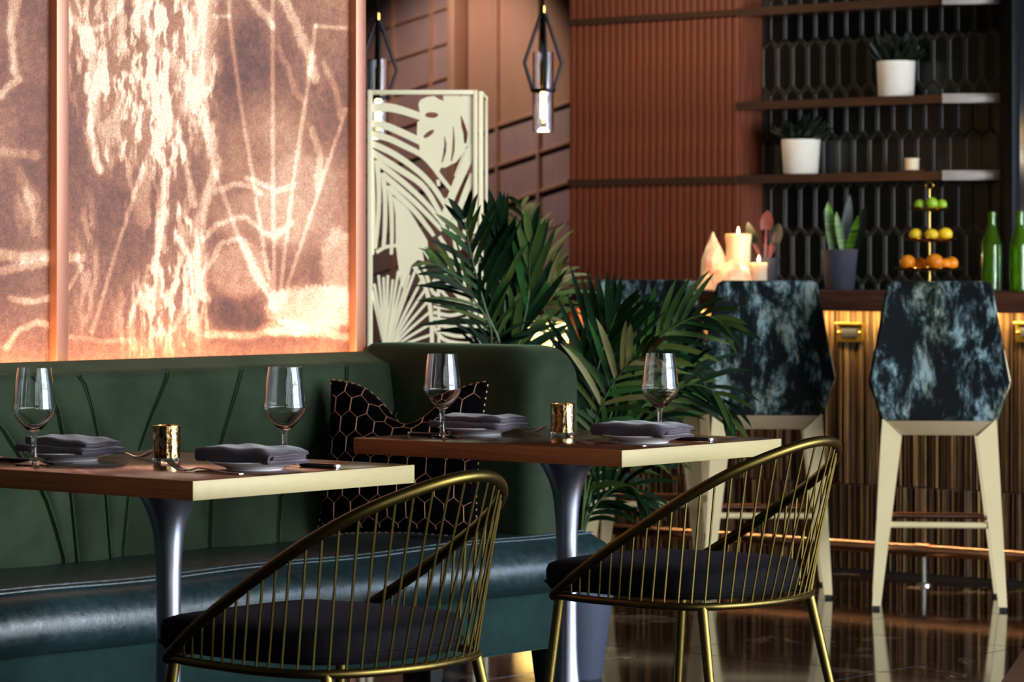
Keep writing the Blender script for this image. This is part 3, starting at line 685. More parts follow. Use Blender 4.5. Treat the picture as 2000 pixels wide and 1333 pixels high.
# ================================================================== CHAIRS
def make_chair(label, x, y, rz):
    t = thing('wire_chair', label, 'chair', (x, y, 0), rz, 'brass wire tub chairs')
    RZ = .43
    half = [(-.244,-.205),(-.16,-.232),(-.06,-.246),(.03,-.25),(.105,-.236),(.158,-.198),(.19,-.135),(.207,-.06)]
    ring = cr([(a,b,RZ) for a,b in half]+[(.212,0,RZ)]+[(a,-b,RZ) for a,b in half[::-1]], 6)
    halfr = [(-.244,-.208),(-.16,-.236),(-.06,-.25),(.04,-.25),(.135,-.236),(.215,-.195),(.275,-.12),(.306,-.04)]
    zz = lambda a: RZ+.004+.618*(a+.244)
    rim = cr([(a,b,zz(a)) for a,b in halfr]+[(a,-b,zz(a)) for a,b in halfr[::-1]], 6)
    frame = MB().tube(ring, .0085, 12).build('seat_ring', 'brass_tube', t, angle=80)
    MB().tube(cr([(-.244,-.205,RZ),(-.285,-.12,RZ),(-.295,0,RZ),(-.285,.12,RZ),(-.244,.205,RZ)], 6), .0085, 12).build('front_rail', 'brass_tube', t, angle=80)
    MB().tube(rim, .0112, 14).build('back_rim', 'brass_tube', t, angle=80)
    for s in (-1, 1): MB().ball((-.246, s*.206, RZ), .0125, 12, 8).build('joint', 'brass_tube', t)
    N = 42; rs = resamp(ring, 401); rt = resamp(rim, 401)
    for i in range(N):
        f = (i+1.0)/(N+1); g = f
        a = rs[int(round(f*400))]; b = rt[int(round(g*400))]
        MB().tube([a, b], .0028, 6).build('spoke', 'brass_tube', t)
    for (a, b) in (((-.236,-.2),(-.275,-.235)), ((-.2,.222),(-.245,.25)), ((.145,-.208),(.225,-.255)), ((.15,.203),(.235,.25))):
        l = MB().tube([(a[0],a[1],RZ-.002), (b[0],b[1],.008)], [.0115, .0095], 12).build('leg', 'brass_tube', t)
        MB().lathe([(.0105,0),(.0105,.008)], 12, (b[0],b[1],0)).build('glide', 'dark_rubber', l)
    # seat pad
    out = [(-.285,-.17),(-.2,-.215),(-.05,-.232),(.07,-.222),(.135,-.182),(.172,-.11),(.186,0)]
    oc = cr([(a,b,0) for a,b in out]+[(a,-b,0) for a,b in out[-2::-1]], 5, closed=True)
    P = []
    for sc_, z in ((.90,.4395),(.97,.442),(1.0,.455),(1.0,.484),(.985,.497),(.93,.504),(.6,.509),(.2,.511),(.01,.511)):
        P.append([(p.x*sc_, p.y*sc_, z) for p in oc])
    m = MB().grid(P, True); n = len(oc); m.f.append(tuple(range(n))); m.f.append(tuple((len(P)-1)*n+j for j in range(n))[::-1])
    m.build('seat_pad', 'black_velvet', t, angle=60)
    MB().tube([Vector((p.x*1.003, p.y*1.003, .458)) for p in oc], .0035, 6, closed=True).build('pad_piping', 'black_velvet', t)
    return t
make_chair('brass wire tub chair at the left table, nearest the camera', -4.005, 4.365, R(1))
make_chair('brass wire tub chair at the right table, beside the planter', -4.15, 5.68, R(2))

# ================================================================== CUSHION
def make_pillow():
    c = C(798, 880, 7.98); t = thing('throw_pillow', 'black velvet throw pillow with rose gold honeycomb lines against the bench end', 'pillow', (0,0,0))
    W_, H_ = .41, .40; n = 31
    base = Vector((-5.262, 5.93, .478))
    ax = Vector((.84, .40, 0)).normalized(); nv = Vector((ax.y, -ax.x, 0)).normalized(); nv = nv if nv.dot(Vector((ST, -CT, 0))) > 0 else -nv
    up = (Vector((0,0,1))-nv*.30).normalized(); nv = ax.cross(up); nv = nv if nv.dot(Vector((ST,-CT,0))) > 0 else -nv
    def pos(s_, r_, side):
        x = s_*2-1; y = r_*2-1
        th = .075*((1-abs(x)**2.6)*(1-abs(y)**2.6))**.55
        pinch = 1-.06*(1-x*x)*abs(y)**3; pinx = 1-.05*(1-y*y)*abs(x)**3
        dip = -.105*math.exp(-((x-.05)/.42)**2)*max(0, y)**1.5
        xx = x*W_/2*pinx; yy = (r_)*H_*1.0 + dip - (1-pinch)*H_/2*y
        return base+ax*xx+up*yy+nv*(side*th-.02*max(0,y)*math.exp(-((x-.05)/.4)**2))
    m = MB(); m.grid([[pos(j/(n-1), i/(n-1), 1) for j in range(n)] for i in range(n)]); m.grid([[pos(j/(n-1), i/(n-1), -1) for j in range(n)] for i in range(n)])
    t.location = base; cov = m.build('cover', 'pillow_velvet', t, off=base, angle=80)
    # honeycomb embroidery, raised threads on the front
    hs = .052; m = MB()
    def inside(s_, r_): return .015 < s_ < .985 and .015 < r_ < .985
    seen = set()
    for a in range(-1, 11):
        for b in range(-1, 9):
            cx = hs*(a+.5*(b % 2))*.92; cy = hs*.866*1.22*b
            pv = [(cx+.5*.92*hs*(0 if k in (0,3) else (1 if k in (1,2) else -1)), cy+hs*1.22*.577*(1 if k == 0 else -1 if k == 3 else .5 if k in (1,5) else -.5)) for k in range(6)]
            for k in range(6):
                p, q = pv[k], pv[(k+1) % 6]; key = tuple(sorted([(round(p[0],4),round(p[1],4)),(round(q[0],4),round(q[1],4))]))
                if key in seen: continue
                seen.add(key); pts = []
                for tt in np.linspace(0, 1, 5):
                    s_ = (p[0]+(q[0]-p[0])*tt)/W_; r_ = (p[1]+(q[1]-p[1])*tt)/H_
                    if inside(s_, r_): pts.append(pos(s_, r_, 1)+nv*.0003)
                if len(pts) > 1: m.tube(pts, .0011 if abs(p[0]-q[0]) < 1e-6 else .0006, 5)
    m.build('honeycomb_thread', 'rose_gold_thread', cov, off=base)
    m = MB()
    for i in range(24):
        for (a, b) in (((i+.2)/24, 1), ((i+.2)/24, 0)): m.tube([pos(a, b, 0), pos(a+.018, b, 0)], .002, 5)
        for (a, b) in ((0, (i+.2)/24), (1, (i+.2)/24)): m.tube([pos(a, b, 0), pos(a, b+.012, 0)], .0018, 5)
    m.build('edge_thread', 'rose_gold_thread', cov, off=base)
make_pillow()

# ================================================================== BAR STOOLS
def make_stool(label, x, y, rz):
    t = thing('bar_stool', label, 'bar stool', (x, y, 0), rz, 'velvet bar stools at the bar')
    # back faces local -y (towards the room); shell wraps the sides
    out = [(-.155,1.092),(-.172,1.082),(-.178,1.066),(-.225,.80),(-.234,.755),(-.228,.735),(-.195,.632),(-.18,.622)]
    ol = [(a,b) for a,b in out]+[(-a,b) for a,b in out[::-1]]
    P = []
    for ins, yy in ((.020,-.205),(.008,-.208),(0,-.198),(0,-.135),(.008,-.125),(.022,-.128)):
        P.append([(a*(1-ins/.23), yy+.05*((1.09-b)/.47)**2*0+.03*(a/.23)**2*1.0+ (-.012 if b > 1 else 0)*0, .86+(b-.86)*(1-ins/.24)) for a, b in ol])
    m = MB().grid(P, True); k = len(ol); 
    def cap(base, rev):
        for i in range(k//2-1): m.f.append((base+i, base+i+1, base+k-2-i, base+k-1-i))
    cap(0, 0); cap(5*k, 1)
    m.build('backrest', 'hide_velvet', t, angle=50)
    for s in (-1, 1):   # side arms of the shell
        m = MB(); a = s*.232
        m.hexa([(s*.185,-.15,.63),(s*.20,.12,.63),(s*.175,.12,.63),(s*.16,-.15,.63)], [(s*.236,-.15,.76),(s*.225,.16,.74),(s*.195,.16,.74),(s*.205,-.15,.76)])
        m.hexa([(s*.236,-.15,.76),(s*.225,.16,.74),(s*.195,.16,.74),(s*.205,-.15,.76)], [(s*.215,-.16,.87),(s*.212,.02,.80),(s*.185,.02,.80),(s*.188,-.16,.87)])
        m.build('side_arm', 'cream_lacquer', t, bevel=.006)
    rb = MB().box((-.19,-.15,.645), (.19,.20,.735)).build('seat', 'hide_velvet', t, bevel=.025, seg=3)
    # tapered apron frame
    for sy, nm in ((-1,'apron'),(1,'apron')):
        y0 = sy*.185; y1 = sy*.150
        MB().hexa([(-.125,y0*.97,.578),(.125,y0*.97,.578),(.125,y1,.578),(-.125,y1,.578)], [(-.185,y0,.63),(.185,y0,.63),(.185,y1,.63),(-.185,y1,.63)]).build(nm, 'taupe_lacquer', t, bevel=.002)
    for sx in (-1, 1):
        MB().hexa([(sx*.185,-.15,.585),(sx*.185,.15,.585),(sx*.16,.15,.585),(sx*.16,-.15,.585)], [(sx*.185,-.15,.645),(sx*.185,.15,.645),(sx*.16,.15,.645),(sx*.16,-.15,.645)]).build('side_apron', 'taupe_lacquer', t)
    for sx in (-1, 1):
        for sy in (-1, 1):
            bx0, bx1, by0, by1 = sx*.222, sx*.194, sy*.235, sy*.210
            tx0, tx1, ty0, ty1 = sx*.192, sx*.124, sy*.190, sy*.135
            lo = [(bx0,by0,.012),(bx1,by0,.012),(bx1,by1,.012),(bx0,by1,.012)]
            mid = [(tx0,ty0,.585),(tx1,ty0,.575),(tx1,ty1,.575),(tx0,ty1,.585)]
            hi = [(sx*.188,ty0,.632),(sx*.186,ty0,.632),(sx*.186,ty1,.632),(sx*.188,ty1,.632)]
            m = MB().hexa(lo, mid); m.add(mid+hi, [(4,5,6,7),(0,1,5,4),(1,2,6,5),(2,3,7,6),(3,0,4,7)])
            l = m.build('leg', 'cream_lacquer', t, smooth=False)
            MB().box((min(bx0,bx1)+.003,min(by0,by1)+.003,0),(max(bx0,bx1)-.003,max(by0,by1)-.003,.013)).build('glide', 'dark_rubber', l)
    for sy in (-1, 1):
        MB().tube([(-.195, sy*.2, .28), (.195, sy*.2, .28)], .0105, 10).build('footrest_bar', 'copper_pipe' if sy > 0 else 'cream_lacquer', t)
    for sx in (-1, 1):
        MB().tube([(sx*.19, -.2, .28), (sx*.19, .2, .28)], .009, 10).build('stretcher', 'taupe_lacquer', t)
    return t
def stool_at(u, v, rz, label):
    # u,v: centre of the two near feet on the floor
    p = PZ(u, v, 0); q = Vector((-math.sin(rz), math.cos(rz), 0))
    p = p+q*.222; return make_stool(label, p.x, p.y, rz)
stool_at(1835, 1192, R(33), 'mottled blue-black velvet bar stool farthest right, below the fruit stand')
stool_at(1499, 1168, R(36), 'mottled blue-black velvet bar stool in the middle, below the lit candles')
stool_at(1258, 1138, R(30), 'mottled blue-black velvet bar stool half hidden by the palm')
# ================================================================== FOLDING SCREEN
DS = 10.8
def px(n): return n*DS/FPX
def cfill(name, polys, mat, parent, th=.006, y=0):
    cu = bpy.data.curves.new(name, 'CURVE'); cu.dimensions = '2D'; cu.fill_mode = 'BOTH'; cu.extrude = th/2
    for pl in polys:
        sp = cu.splines.new('POLY'); sp.points.add(len(pl)-1); sp.use_cyclic_u = True
        for q, (a, b) in zip(sp.points, pl): q.co = (a, b, 0, 1)
    ob = bpy.data.objects.new(name, cu); COL.objects.link(ob)
    me = bpy.data.meshes.new_from_object(ob.evaluated_get(bpy.context.evaluated_depsgraph_get())); me.name = name
    bpy.data.objects.remove(ob); bpy.data.curves.remove(cu)
    me.transform(Matrix(((1,0,0,0),(0,0,-1,y),(0,1,0,0),(0,0,0,1)))); me.materials.clear(); me.materials.append(MATS[mat]); me.flip_normals()
    return link(name, me, parent)
so = C(829, 510, DS); sx0 = 829
scr = thing('folding_screen', 'cream metal folding screen with cut-out palm leaves beside the copper wall', 'screen', (so.x, so.y, 0), TH); 
def L(u, v): return (px(u-sx0), CH-(v-HZ)*DS/FPX)
def Uc(x, y): return L(690+x/4.444, 160+y/4.444)
def Lc(x, y): return L(690+x/4.76, 420+y/4.76)
def box2(name, a, b, y0=-.012, y1=.012):
    MB().box((min(a[0],b[0]), y0, min(a[1],b[1])), (max(a[0],b[0]), y1, max(a[1],b[1]))).build(name, 'cream_metal', scr, bevel=.002)
zb = CH-(1190-HZ)*DS/FPX
TOPV = 176
box2('frame_post', (L(718,0)[0], .02), L(727.5,TOPV)); box2('frame_post', (L(924,0)[0], .02), L(932.5,TOPV)); box2('frame_rail', L(727.5,TOPV), L(924,185)); box2('frame_rail', (L(727.5,0)[0], .06), (L(924,0)[0], .09))
def post3(u0, u1, v, y0, y1): MB().box((px(u0-sx0), y0, .02), (px(u1-sx0), y1, L(0,v)[1])).build('frame_post', 'cream_metal', scr, bevel=.002)
post3(935, 943.5, 178, .0, .024); post3(703, 712.5, 174, -.005, .02)
# side panels fold away behind: rails and far posts
MB().hexa([(px(939-sx0),.01,L(0,186)[1]),(px(946-sx0),.35,L(0,186)[1]),(px(950-sx0),.35,L(0,186)[1]),(px(943-sx0),.01,L(0,186)[1])], [(px(939-sx0),.01,L(0,178)[1]),(px(946-sx0),.35,L(0,178)[1]),(px(950-sx0),.35,L(0,178)[1]),(px(943-sx0),.01,L(0,178)[1])]).build('frame_rail', 'cream_metal', scr)
MB().hexa([(px(706-sx0),.0,L(0,183)[1]),(px(560-sx0),.22,L(0,183)[1]),(px(560-sx0),.24,L(0,183)[1]),(px(706-sx0),.02,L(0,183)[1])], [(px(706-sx0),.0,L(0,174)[1]),(px(560-sx0),.22,L(0,174)[1]),(px(560-sx0),.24,L(0,174)[1]),(px(706-sx0),.02,L(0,174)[1])]).build('frame_rail', 'cream_metal', scr)
post3(552, 562, 174, .215, .245); post3(945, 951, 178, .33, .36)
for v in (232, 640):
    MB().box((px(711-sx0), -.004, L(0,v+9)[1]), (px(719-sx0), .004, L(0,v)[1])).build('hinge', 'brass_bright', scr)
for i in range(7):
    a = (px(704-sx0), .012, L(0, 260+i*60)[1]); b = (px(640-sx0), .11, L(0, 200+i*60)[1])
    MB().tube([a, b], .011, 6, flat=.3).build('leaf_blade', 'cream_metal', scr)
def ribbon(pl, w0, w1, f, wm=None):
    pts = cr([Vector((*f(x, y), 0)) for x, y in pl], 6); n = len(pts); s = 1/4.6*DS/FPX; a_, b_ = [], []
    for i, p in enumerate(pts):
        t = (pts[min(i+1,n-1)]-pts[max(i-1,0)]).normalized(); q = i/(n-1)
        wd = s*.5*(w0+(w1-w0)*q if wm is None else (w0+(wm-w0)*q*2 if q < .5 else wm+(w1-wm)*(q*2-1))); nv = Vector((-t.y, t.x, 0))
        a_.append(p+nv*wd); b_.append(p-nv*wd)
    y = random.uniform(-.0012, .0012); m = MB()
    P = [[(p.x, y-.003, p.y) for p in a_], [(p.x, y-.003, p.y) for p in b_], [(p.x, y+.003, p.y) for p in b_], [(p.x, y+.003, p.y) for p in a_]]
    P = [list(r) for r in zip(*P)]; m.grid(P, True); m.f += [(0,1,2,3), tuple(len(m.v)-4+j for j in range(4))]
    m.build('leaf_blade', 'cream_metal', scr, smooth=False)
for pl, a, b in (([(150,225),(300,222),(430,250),(610,310)], 84, 62), ([(150,365),(260,375),(420,440),(590,520)], 62, 66), ([(150,450),(300,490),(450,560),(600,640),(700,745),(745,810),(850,940)], 62, 34),
    ([(150,530),(350,625),(550,765),(680,895),(780,1040),(860,1180)], 58, 40), ([(150,605),(400,760),(600,900),(720,1080),(800,1240)], 62, 36), ([(200,690),(450,885),(640,1065),(760,1210)], 54, 36), ([(250,800),(480,995),(640,1150),(770,1290)], 54, 34),
    ([(310,915),(520,1110),(650,1270),(700,1340)], 56, 30), ([(158,640),(168,900),(172,1150),(160,1500)], 40, 44), ([(205,680),(222,900),(218,1150),(190,1450)], 46, 34), ([(258,790),(276,1000),(275,1250),(262,1450)], 44, 34), ([(310,900),(330,1100),(335,1350),(330,1500)], 44, 28),
    ([(1042,560),(940,790),(860,980),(780,1200)], 92, 60), ([(1042,800),(975,960),(900,1160),(850,1300)], 60, 44), ([(985,580),(930,700),(880,820)], 26, 14), ([(735,850),(742,905)], 34, 26), ([(800,1010),(840,1120),(880,1200)], 30, 26), ([(1000,1000),(975,1150),(960,1230)], 40, 26), ([(880,1180),(900,1290)], 26, 26), ([(740,1190),(810,1290)], 26, 26)):
    ribbon(pl, a, b, Uc)
def ell(cx, cy, rx, ry, rot=0, f=Uc, n=16):
    return [f(cx+rx*math.cos(a)*math.cos(rot)-ry*math.sin(a)*math.sin(rot), cy+rx*math.cos(a)*math.sin(rot)+ry*math.sin(a)*math.cos(rot)) for a in np.linspace(0, 2*math.pi, n, endpoint=False)]
mon = [(572,240),(566,190),(585,155),(640,132),(700,122),(740,150),(785,165),(780,118),(920,118),(933,128),(942,118),(1045,118),(1045,640),(985,560),(940,640),(890,700),(855,715),(800,745),(760,745),(742,790),(690,720),(600,660),(578,600),(572,540),(552,450),(556,350),(590,325)]
slit = lambda pl, wd: [Uc(x-wd*q, y) for (x, y), q in zip(pl, (.2,.9,1,.5))]+[Uc(x+wd*q, y) for (x, y), q in reversed(list(zip(pl, (.2,.9,1,.5))))]
cfill('monstera_leaf', [[Uc(*p) for p in mon], ell(680,288,58,25), ell(655,452,56,20,-.62), slit([(868,385),(872,500),(868,600),(850,690)], 11), slit([(792,470),(800,540),(792,620),(770,700)], 11), slit([(935,295),(955,380),(975,450),(972,535)], 20)], 'cream_metal', scr, y=.001)
cfill('broad_leaf', [[Lc(*p) for p in ((365,-170),(392,0),(395,280),(420,480),(430,600),(470,700),(490,800),(500,640),(540,470),(600,420),(660,430),(640,330),(700,420),(690,240),(600,90),(520,-40),(440,-140))]], 'cream_metal', scr, y=.0016)
for tx, ty in ((172,700),(195,640),(235,560),(282,580),(322,560),(368,600),(420,520),(465,560),(520,560),(590,480),(640,600),(672,690),(695,800),(715,900),(728,1010),(738,1110),(742,1200)):
    ribbon([(300+(tx-300)*.08, 1262), ((tx+300)/2, (ty+1262)/2), (tx, ty)], 12, 24, Lc, 26)
ribbon([(215,350),(300,300),(440,280)], 34, 30, Lc); ribbon([(560,470),(640,590),(700,780),(728,1000),(732,1270)], 40, 36, Lc); ribbon([(790,560),(794,900),(797,1270)], 26, 26, Lc); ribbon([(640,440),(700,620),(745,740)], 34, 26, Lc); ribbon([(745,600),(800,680),(900,790),(990,820)], 34, 22, Lc)
for pl in ([(745,720),(850,800),(1000,830)], [(745,850),(900,868),(1020,862)], [(745,905),(900,935),(1040,905)], [(745,960),(920,990),(1060,965)], [(745,1010),(920,1045),(1080,1020)], [(760,1060),(880,1110),(1000,1130),(1100,1120)], [(745,1040),(830,1150),(960,1190),(1120,1200)], [(745,1212),(900,1210),(1120,1230)]):
    ribbon(pl, 34, 30, Lc)
cfill('broad_leaf', [[Lc(*p) for p in ((820,570),(900,610),(1000,700),(1120,830),(1120,1180),(1080,1100),(1060,960),(1010,850),(960,760),(880,680))]], 'cream_metal', scr, y=.0018)
ribbon([(880,0),(930,150),(960,330),(1000,520),(1040,650)], 40, 40, Lc); ribbon([(1050,80),(1010,260),(900,470),(830,600)], 36, 30, Lc); ribbon([(800,200),(880,330),(960,500),(1060,700)], 34, 30, Lc)

# ================================================================== PENDANTS
def pendant(label, u, vt, d, dv):
    c = C(u, vt, d); zc = c.z; s = d/FPX
    t = thing('pendant_light', label, 'pendant lamp', (c.x, c.y, 0), TH, 'glass tube pendants'); o = (0,0,0)
    Z = lambda v: CH-(v+dv-HZ)*s
    def B(m, n, mt, par=t, **k): return m.build(n, mt, par, **k)
    B(MB().tube([(0,0,3.4),(0,0,Z(10))], .004, 6), 'cord', 'black_metal')
    B(MB().lathe([(.006,Z(34)),(.011,Z(33)),(.011,Z(12)),(.005,Z(9))], 14), 'hub', 'brass_bright')
    for a in (0, math.pi/2, math.pi, 3*math.pi/2):
        ca, sa = math.cos(a+.15), math.sin(a+.15)
        B(MB().tube([(.008*ca,.008*sa,Z(26)),(37*s*ca,37*s*sa,Z(123)),(21*s*ca,21*s*sa,Z(177))], .0072, 8), 'cage_wire', 'black_metal')
    B(MB().tube([(21.5*s*math.cos(a),21.5*s*math.sin(a),Z(177)) for a in np.linspace(0,2*math.pi,24,endpoint=False)], .0072, 6, closed=True), 'cage_ring', 'black_metal')
    B(MB().tube([(0,0,Z(33)),(0,0,Z(120))], .006, 8), 'inner_rod', 'black_metal')
    B(MB().lathe([(.010,Z(172)),(.013,Z(165)),(.013,Z(122)),(.008,Z(118))], 16), 'socket', 'brass_bright')
    r = 20.5*s
    B(MB().lathe([(r,Z(258)),(r,Z(102)),(r-.003,Z(102)),(r-.003,Z(258))], 32, closed=True), 'glass_tube', 'glass')
    b = B(MB().lathe([(.004,Z(240)),(.013,Z(234)),(.0135,Z(185)),(.008,Z(172))], 16), 'bulb', 'glass')
    B(MB().lathe([(.002,Z(233)),(.0075,Z(230)),(.0075,Z(182)),(.002,Z(176))], 12), 'filament', 'filament', b)
    l = bpy.data.lights.new('pendant_glow', 'POINT'); l.energy = .8; l.color = (1, .7, .4); l.shadow_soft_size = .03; lo = bpy.data.objects.new('pendant_glow', l); COL.objects.link(lo); lo.location = (c.x, c.y, Z(262))
pendant('glass tube pendant lamp in a black cage beside the slatted wood wall', 1061, 100, 12.3, 0)
pendant('glass tube pendant lamp in a black cage above the cream screen', 738, 100, 12.6, 14)

# ================================================================== PALMS
def leaflet(base, direction, length, width, droop, parent, mat, off, side):
    d = direction.normalized(); n = 7; a_, b_, mid = [], [], []; p = base.copy()
    for i in range(n):
        q = i/(n-1); wd = width*.5*(math.sin(math.pi*min(1, q*.86+.14))**.7)*(1 if q < .98 else .05)
        sd = d.cross(Vector((ST, -CT, .25))); sd = sd.normalized() if sd.length > 1e-3 else Vector((1,0,0))
        mid.append(p+Vector((ST,-CT,0))*-.15*wd); a_.append(p+sd*wd); b_.append(p-sd*wd)
        p = p+d*(length/(n-1)); d = (d+Vector((0,0,-droop/(n-1)))).normalized()
    m = MB().grid([list(r) for r in zip(a_, mid, b_)]); m.build('leaflet', mat, parent, off=off, angle=80)
def frond(parent, off, pl, d0, d1, n, length, width, droop, spread, mats, start=.3, thick=.006, seed=1, lr=(1,1), tip=.45):
    rr = random.Random(seed); K = len(pl); n = int(n*1.35)
    pts = cr([C(u, v, d0+(d1-d0)*i/(K-1)) for i, (u, v) in enumerate(pl)], 8); m = len(pts)
    f = MB().tube(pts, [thick*(1-.75*i/(m-1)) for i in range(m)], 6).build('frond', 'palm_stem', parent, off=off)
    rs = resamp(pts, 200)
    for i in range(n):
        q = start+(1-start)*i/(n-1); k = min(198, int(q*199)); p = rs[k]; t = (rs[k+1]-rs[max(0,k-2)]).normalized()
        vw = Vector((-ST, CT, 0)); sd = t.cross(vw).normalized()
        for s, en in ((1, lr[0]), (-1, lr[1])):
            if not en: continue
            ang = spread*(1-.62*max(0, (q-start)/(1-start)))*rr.uniform(.85, 1.15)
            dr = t*math.cos(ang)+sd*s*math.sin(ang)+vw*rr.uniform(-.35, .35)
            env = math.sin(math.pi*(.22+.78*(q-start)/(1-start))*.85+.1); ln = 1.25*length*max(tip, env)*rr.uniform(.85, 1.1)*en
            leaflet(p, dr, ln, .72*width*rr.uniform(.8, 1.15), droop*rr.uniform(.6, 1.3), f, rr.choice(mats), off, s)
def planter(parent, off, x, y, r0, r1, h, mat='planter_blue'):
    MB().lathe([(r0,0),(r0+.004,.006),(r1,h-.01),(r1+.003,h),(r1-.012,h),(r1-.02,h-.03),(.001,h-.03)], 40, (x,y,0), cap=(True,True)).build('pot', mat, parent, off=off, angle=50)
    MB().lathe([(r1-.022,h-.045),(r1-.022,h-.028),(.001,h-.02)], 24, (x,y,0)).build('soil', 'soil', parent, off=off)
D_, P_, N_ = 'palm_leaf_dark', 'palm_leaf_pale', 'palm_leaf'
pr = C(850, 1200, 9.5); A = thing('potted_palm', 'dark green palm with arching fronds behind the bench end, beside the screen', 'plant', (pr.x, pr.y, 0)); o = A.location
planter(A, o, pr.x, pr.y, .09, .11, .5, 'black_metal')
frond(A, o, [(856,938),(920,800),(975,690),(950,610),(932,545),(916,480),(906,425)], 9.55, 9.3, 11, .20, .026, .35, 1.0, [D_, D_, N_], .42, .007, 1, (.85, 1))
frond(A, o, [(856,938),(920,800),(985,720),(985,640),(985,560),(978,500),(972,440)], 9.55, 9.5, 9, .20, .040, .05, .42, [D_, D_], .45, .007, 2)
frond(A, o, [(856,938),(920,800),(1000,700),(1020,640),(1032,580),(1034,520),(1036,470)], 9.55, 9.45, 9, .20, .036, .1, .5, [D_, N_], .45, .006, 3)
frond(A, o, [(856,938),(920,800),(1073,690),(1064,610),(1050,560),(1035,500),(1022,440),(1018,405)], 9.6, 9.9, 11, .18, .020, .75, 1.0, [P_, P_, N_], .56, .005, 4, (1, .8))
frond(A, o, [(856,938),(920,800),(960,660),(925,585),(885,540),(850,515)], 9.55, 9.3, 11, .15, .016, .55, .8, [D_, N_], .5, .005, 5)
frond(A, o, [(856,938),(920,800),(1000,690),(1030,620),(1060,580),(1090,540)], 9.55, 9.5, 6, .15, .018, .9, .8, [N_, P_], .72, .005, 6)
pb = C(1130, 1325, 8.92); B_ = thing('potted_palm', 'large leafy palm in a blue-grey planter in front of the bar stools', 'plant', (pb.x, pb.y, 0)); o = B_.location
planter(B_, o, pb.x, pb.y, .062, .104, .30)
def fb(pl, *a, **k): frond(B_, o, [(1132,1085)]+pl, 8.92, *a, **k)
fb([(1140,980),(1150,850),(1160,760),(1178,680),(1205,610)], 8.75, 11, .22, .028, .15, .8, [D_, D_, D_], .5, .007, 11)
fb([(1150,980),(1180,850),(1230,720),(1300,650),(1370,617),(1425,640)], 8.7, 15, .17, .022, .75, .95, [N_, D_, N_], .38, .006, 12)
fb([(1150,980),(1190,880),(1260,790),(1340,752),(1400,770),(1430,820)], 8.75, 13, .17, .022, .8, .95, [D_, D_, N_], .38, .006, 13)
fb([(1140,980),(1150,880),(1180,780),(1230,710),(1270,690)], 8.6, 11, .18, .024, .8, 1.1, [N_, P_, N_], .45, .005, 14)
fb([(1135,980),(1140,880),(1150,800),(1145,740),(1135,690)], 8.8, 9, .17, .024, .3, .9, [D_, D_], .45, .005, 15)
fb([(1150,1010),(1190,960),(1230,950),(1260,980)], 8.8, 9, .15, .018, 1.0, .9, [D_, D_], .3, .005, 16)
fb([(1140,990),(1165,900),(1210,850),(1260,830),(1310,850)], 8.7, 11, .18, .024, .9, 1.0, [D_, N_], .35, .006, 17)
fb([(1136,1000),(1146,930),(1170,880),(1195,830)], 8.95, 9, .17, .022, .7, 1.0, [D_, D_], .3, .005, 18)
fb([(1145,1000),(1185,930),(1235,860),(1280,780),(1320,700)], 9.0, 10, .18, .026, .6, 1.0, [D_, N_], .4, .005, 19)

# ================================================================== THINGS ON THE BAR
BZ = 1.0502
def on_bar(u, y=10.15): p = PY(u, 0, y); return (p.x, p.y, BZ)
def unit(y, u): return (y/(CT+ST*(u-1000)/FPX))/FPX
def candle(label, loc, r, h, grp='lit candles on the bar', lit=True):
    t = thing('pillar_candle', label, 'candle', loc, 0, grp)
    MB().lathe([(r*.96,0),(r,.004),(r,h*.8),(r*1.1,h*.93),(r*1.08,h*.99),(r*.95,h),(r*.8,h*.97),(r*.3,h*.95),(.001,h*.95)], 28).build('wax', 'candle_wax', t, angle=60)
    w_ = MB().tube([(0,0,h*.94),(0,0,h+.004)], .0012, 5).build('wick', 'dark_rubber', t)
    if lit:
        MB().lathe([(.001,h+.001),(.005,h+.008),(.0035,h+.017),(.0006,h+.028)], 10).build('flame', 'flame', t)
        l = bpy.data.lights.new('candle_glow', 'POINT'); l.energy = .8; l.color = (1, .68, .36); l.shadow_soft_size = .01
        lo = bpy.data.objects.new('candle_glow', l); COL.objects.link(lo); lo.location = (loc[0], loc[1], loc[2]+h+.035)
k = unit(10.2, 1440)
candle('tall lit pillar candle beside the pointed salt crystal', on_bar(1442, 10.22), 24*k, 108*k)
candle('short lit candle in front of the dark pot', on_bar(1482, 10.14), 16*k, 52*k)
def rock(label, loc, prof, seed, n=11):
    rr = random.Random(seed); t = thing('salt_crystal', label, 'salt lamp', loc, 0, 'glowing salt crystals'); P = []
    for r, z, dx in prof: P.append([(dx+r*math.cos(2*math.pi*j/n)*rr.uniform(.8,1.15), r*.8*math.sin(2*math.pi*j/n)*rr.uniform(.8,1.15), z*(1 if z == 0 else rr.uniform(.97,1.03))) for j in range(n)])
    m = MB().grid(P, True); m.f.append(tuple(range(n))[::-1]); m.f.append(tuple((len(P)-1)*n+j for j in range(n))); m.build('crystal', 'salt_rock', t, smooth=False)
rock('pointed glowing salt crystal left of the tall candle', on_bar(1394, 10.17), [(22*k,0,0),(25*k,30*k,0),(24*k,60*k,0),(17*k,82*k,0),(8*k,98*k,-2*k),(2*k,110*k,-3*k)], 3)
rock('low glowing lump of salt between the crystal and the short candle', on_bar(1428, 10.05), [(42*k,0,0),(45*k,18*k,0),(36*k,38*k,2*k),(22*k,50*k,4*k),(6*k,56*k,4*k)], 4)
rock('small salt chunk at the left foot of the pointed crystal', on_bar(1376, 10.08), [(16*k,0,0),(14*k,16*k,0),(7*k,28*k,2*k),(2*k,33*k,3*k)], 5)
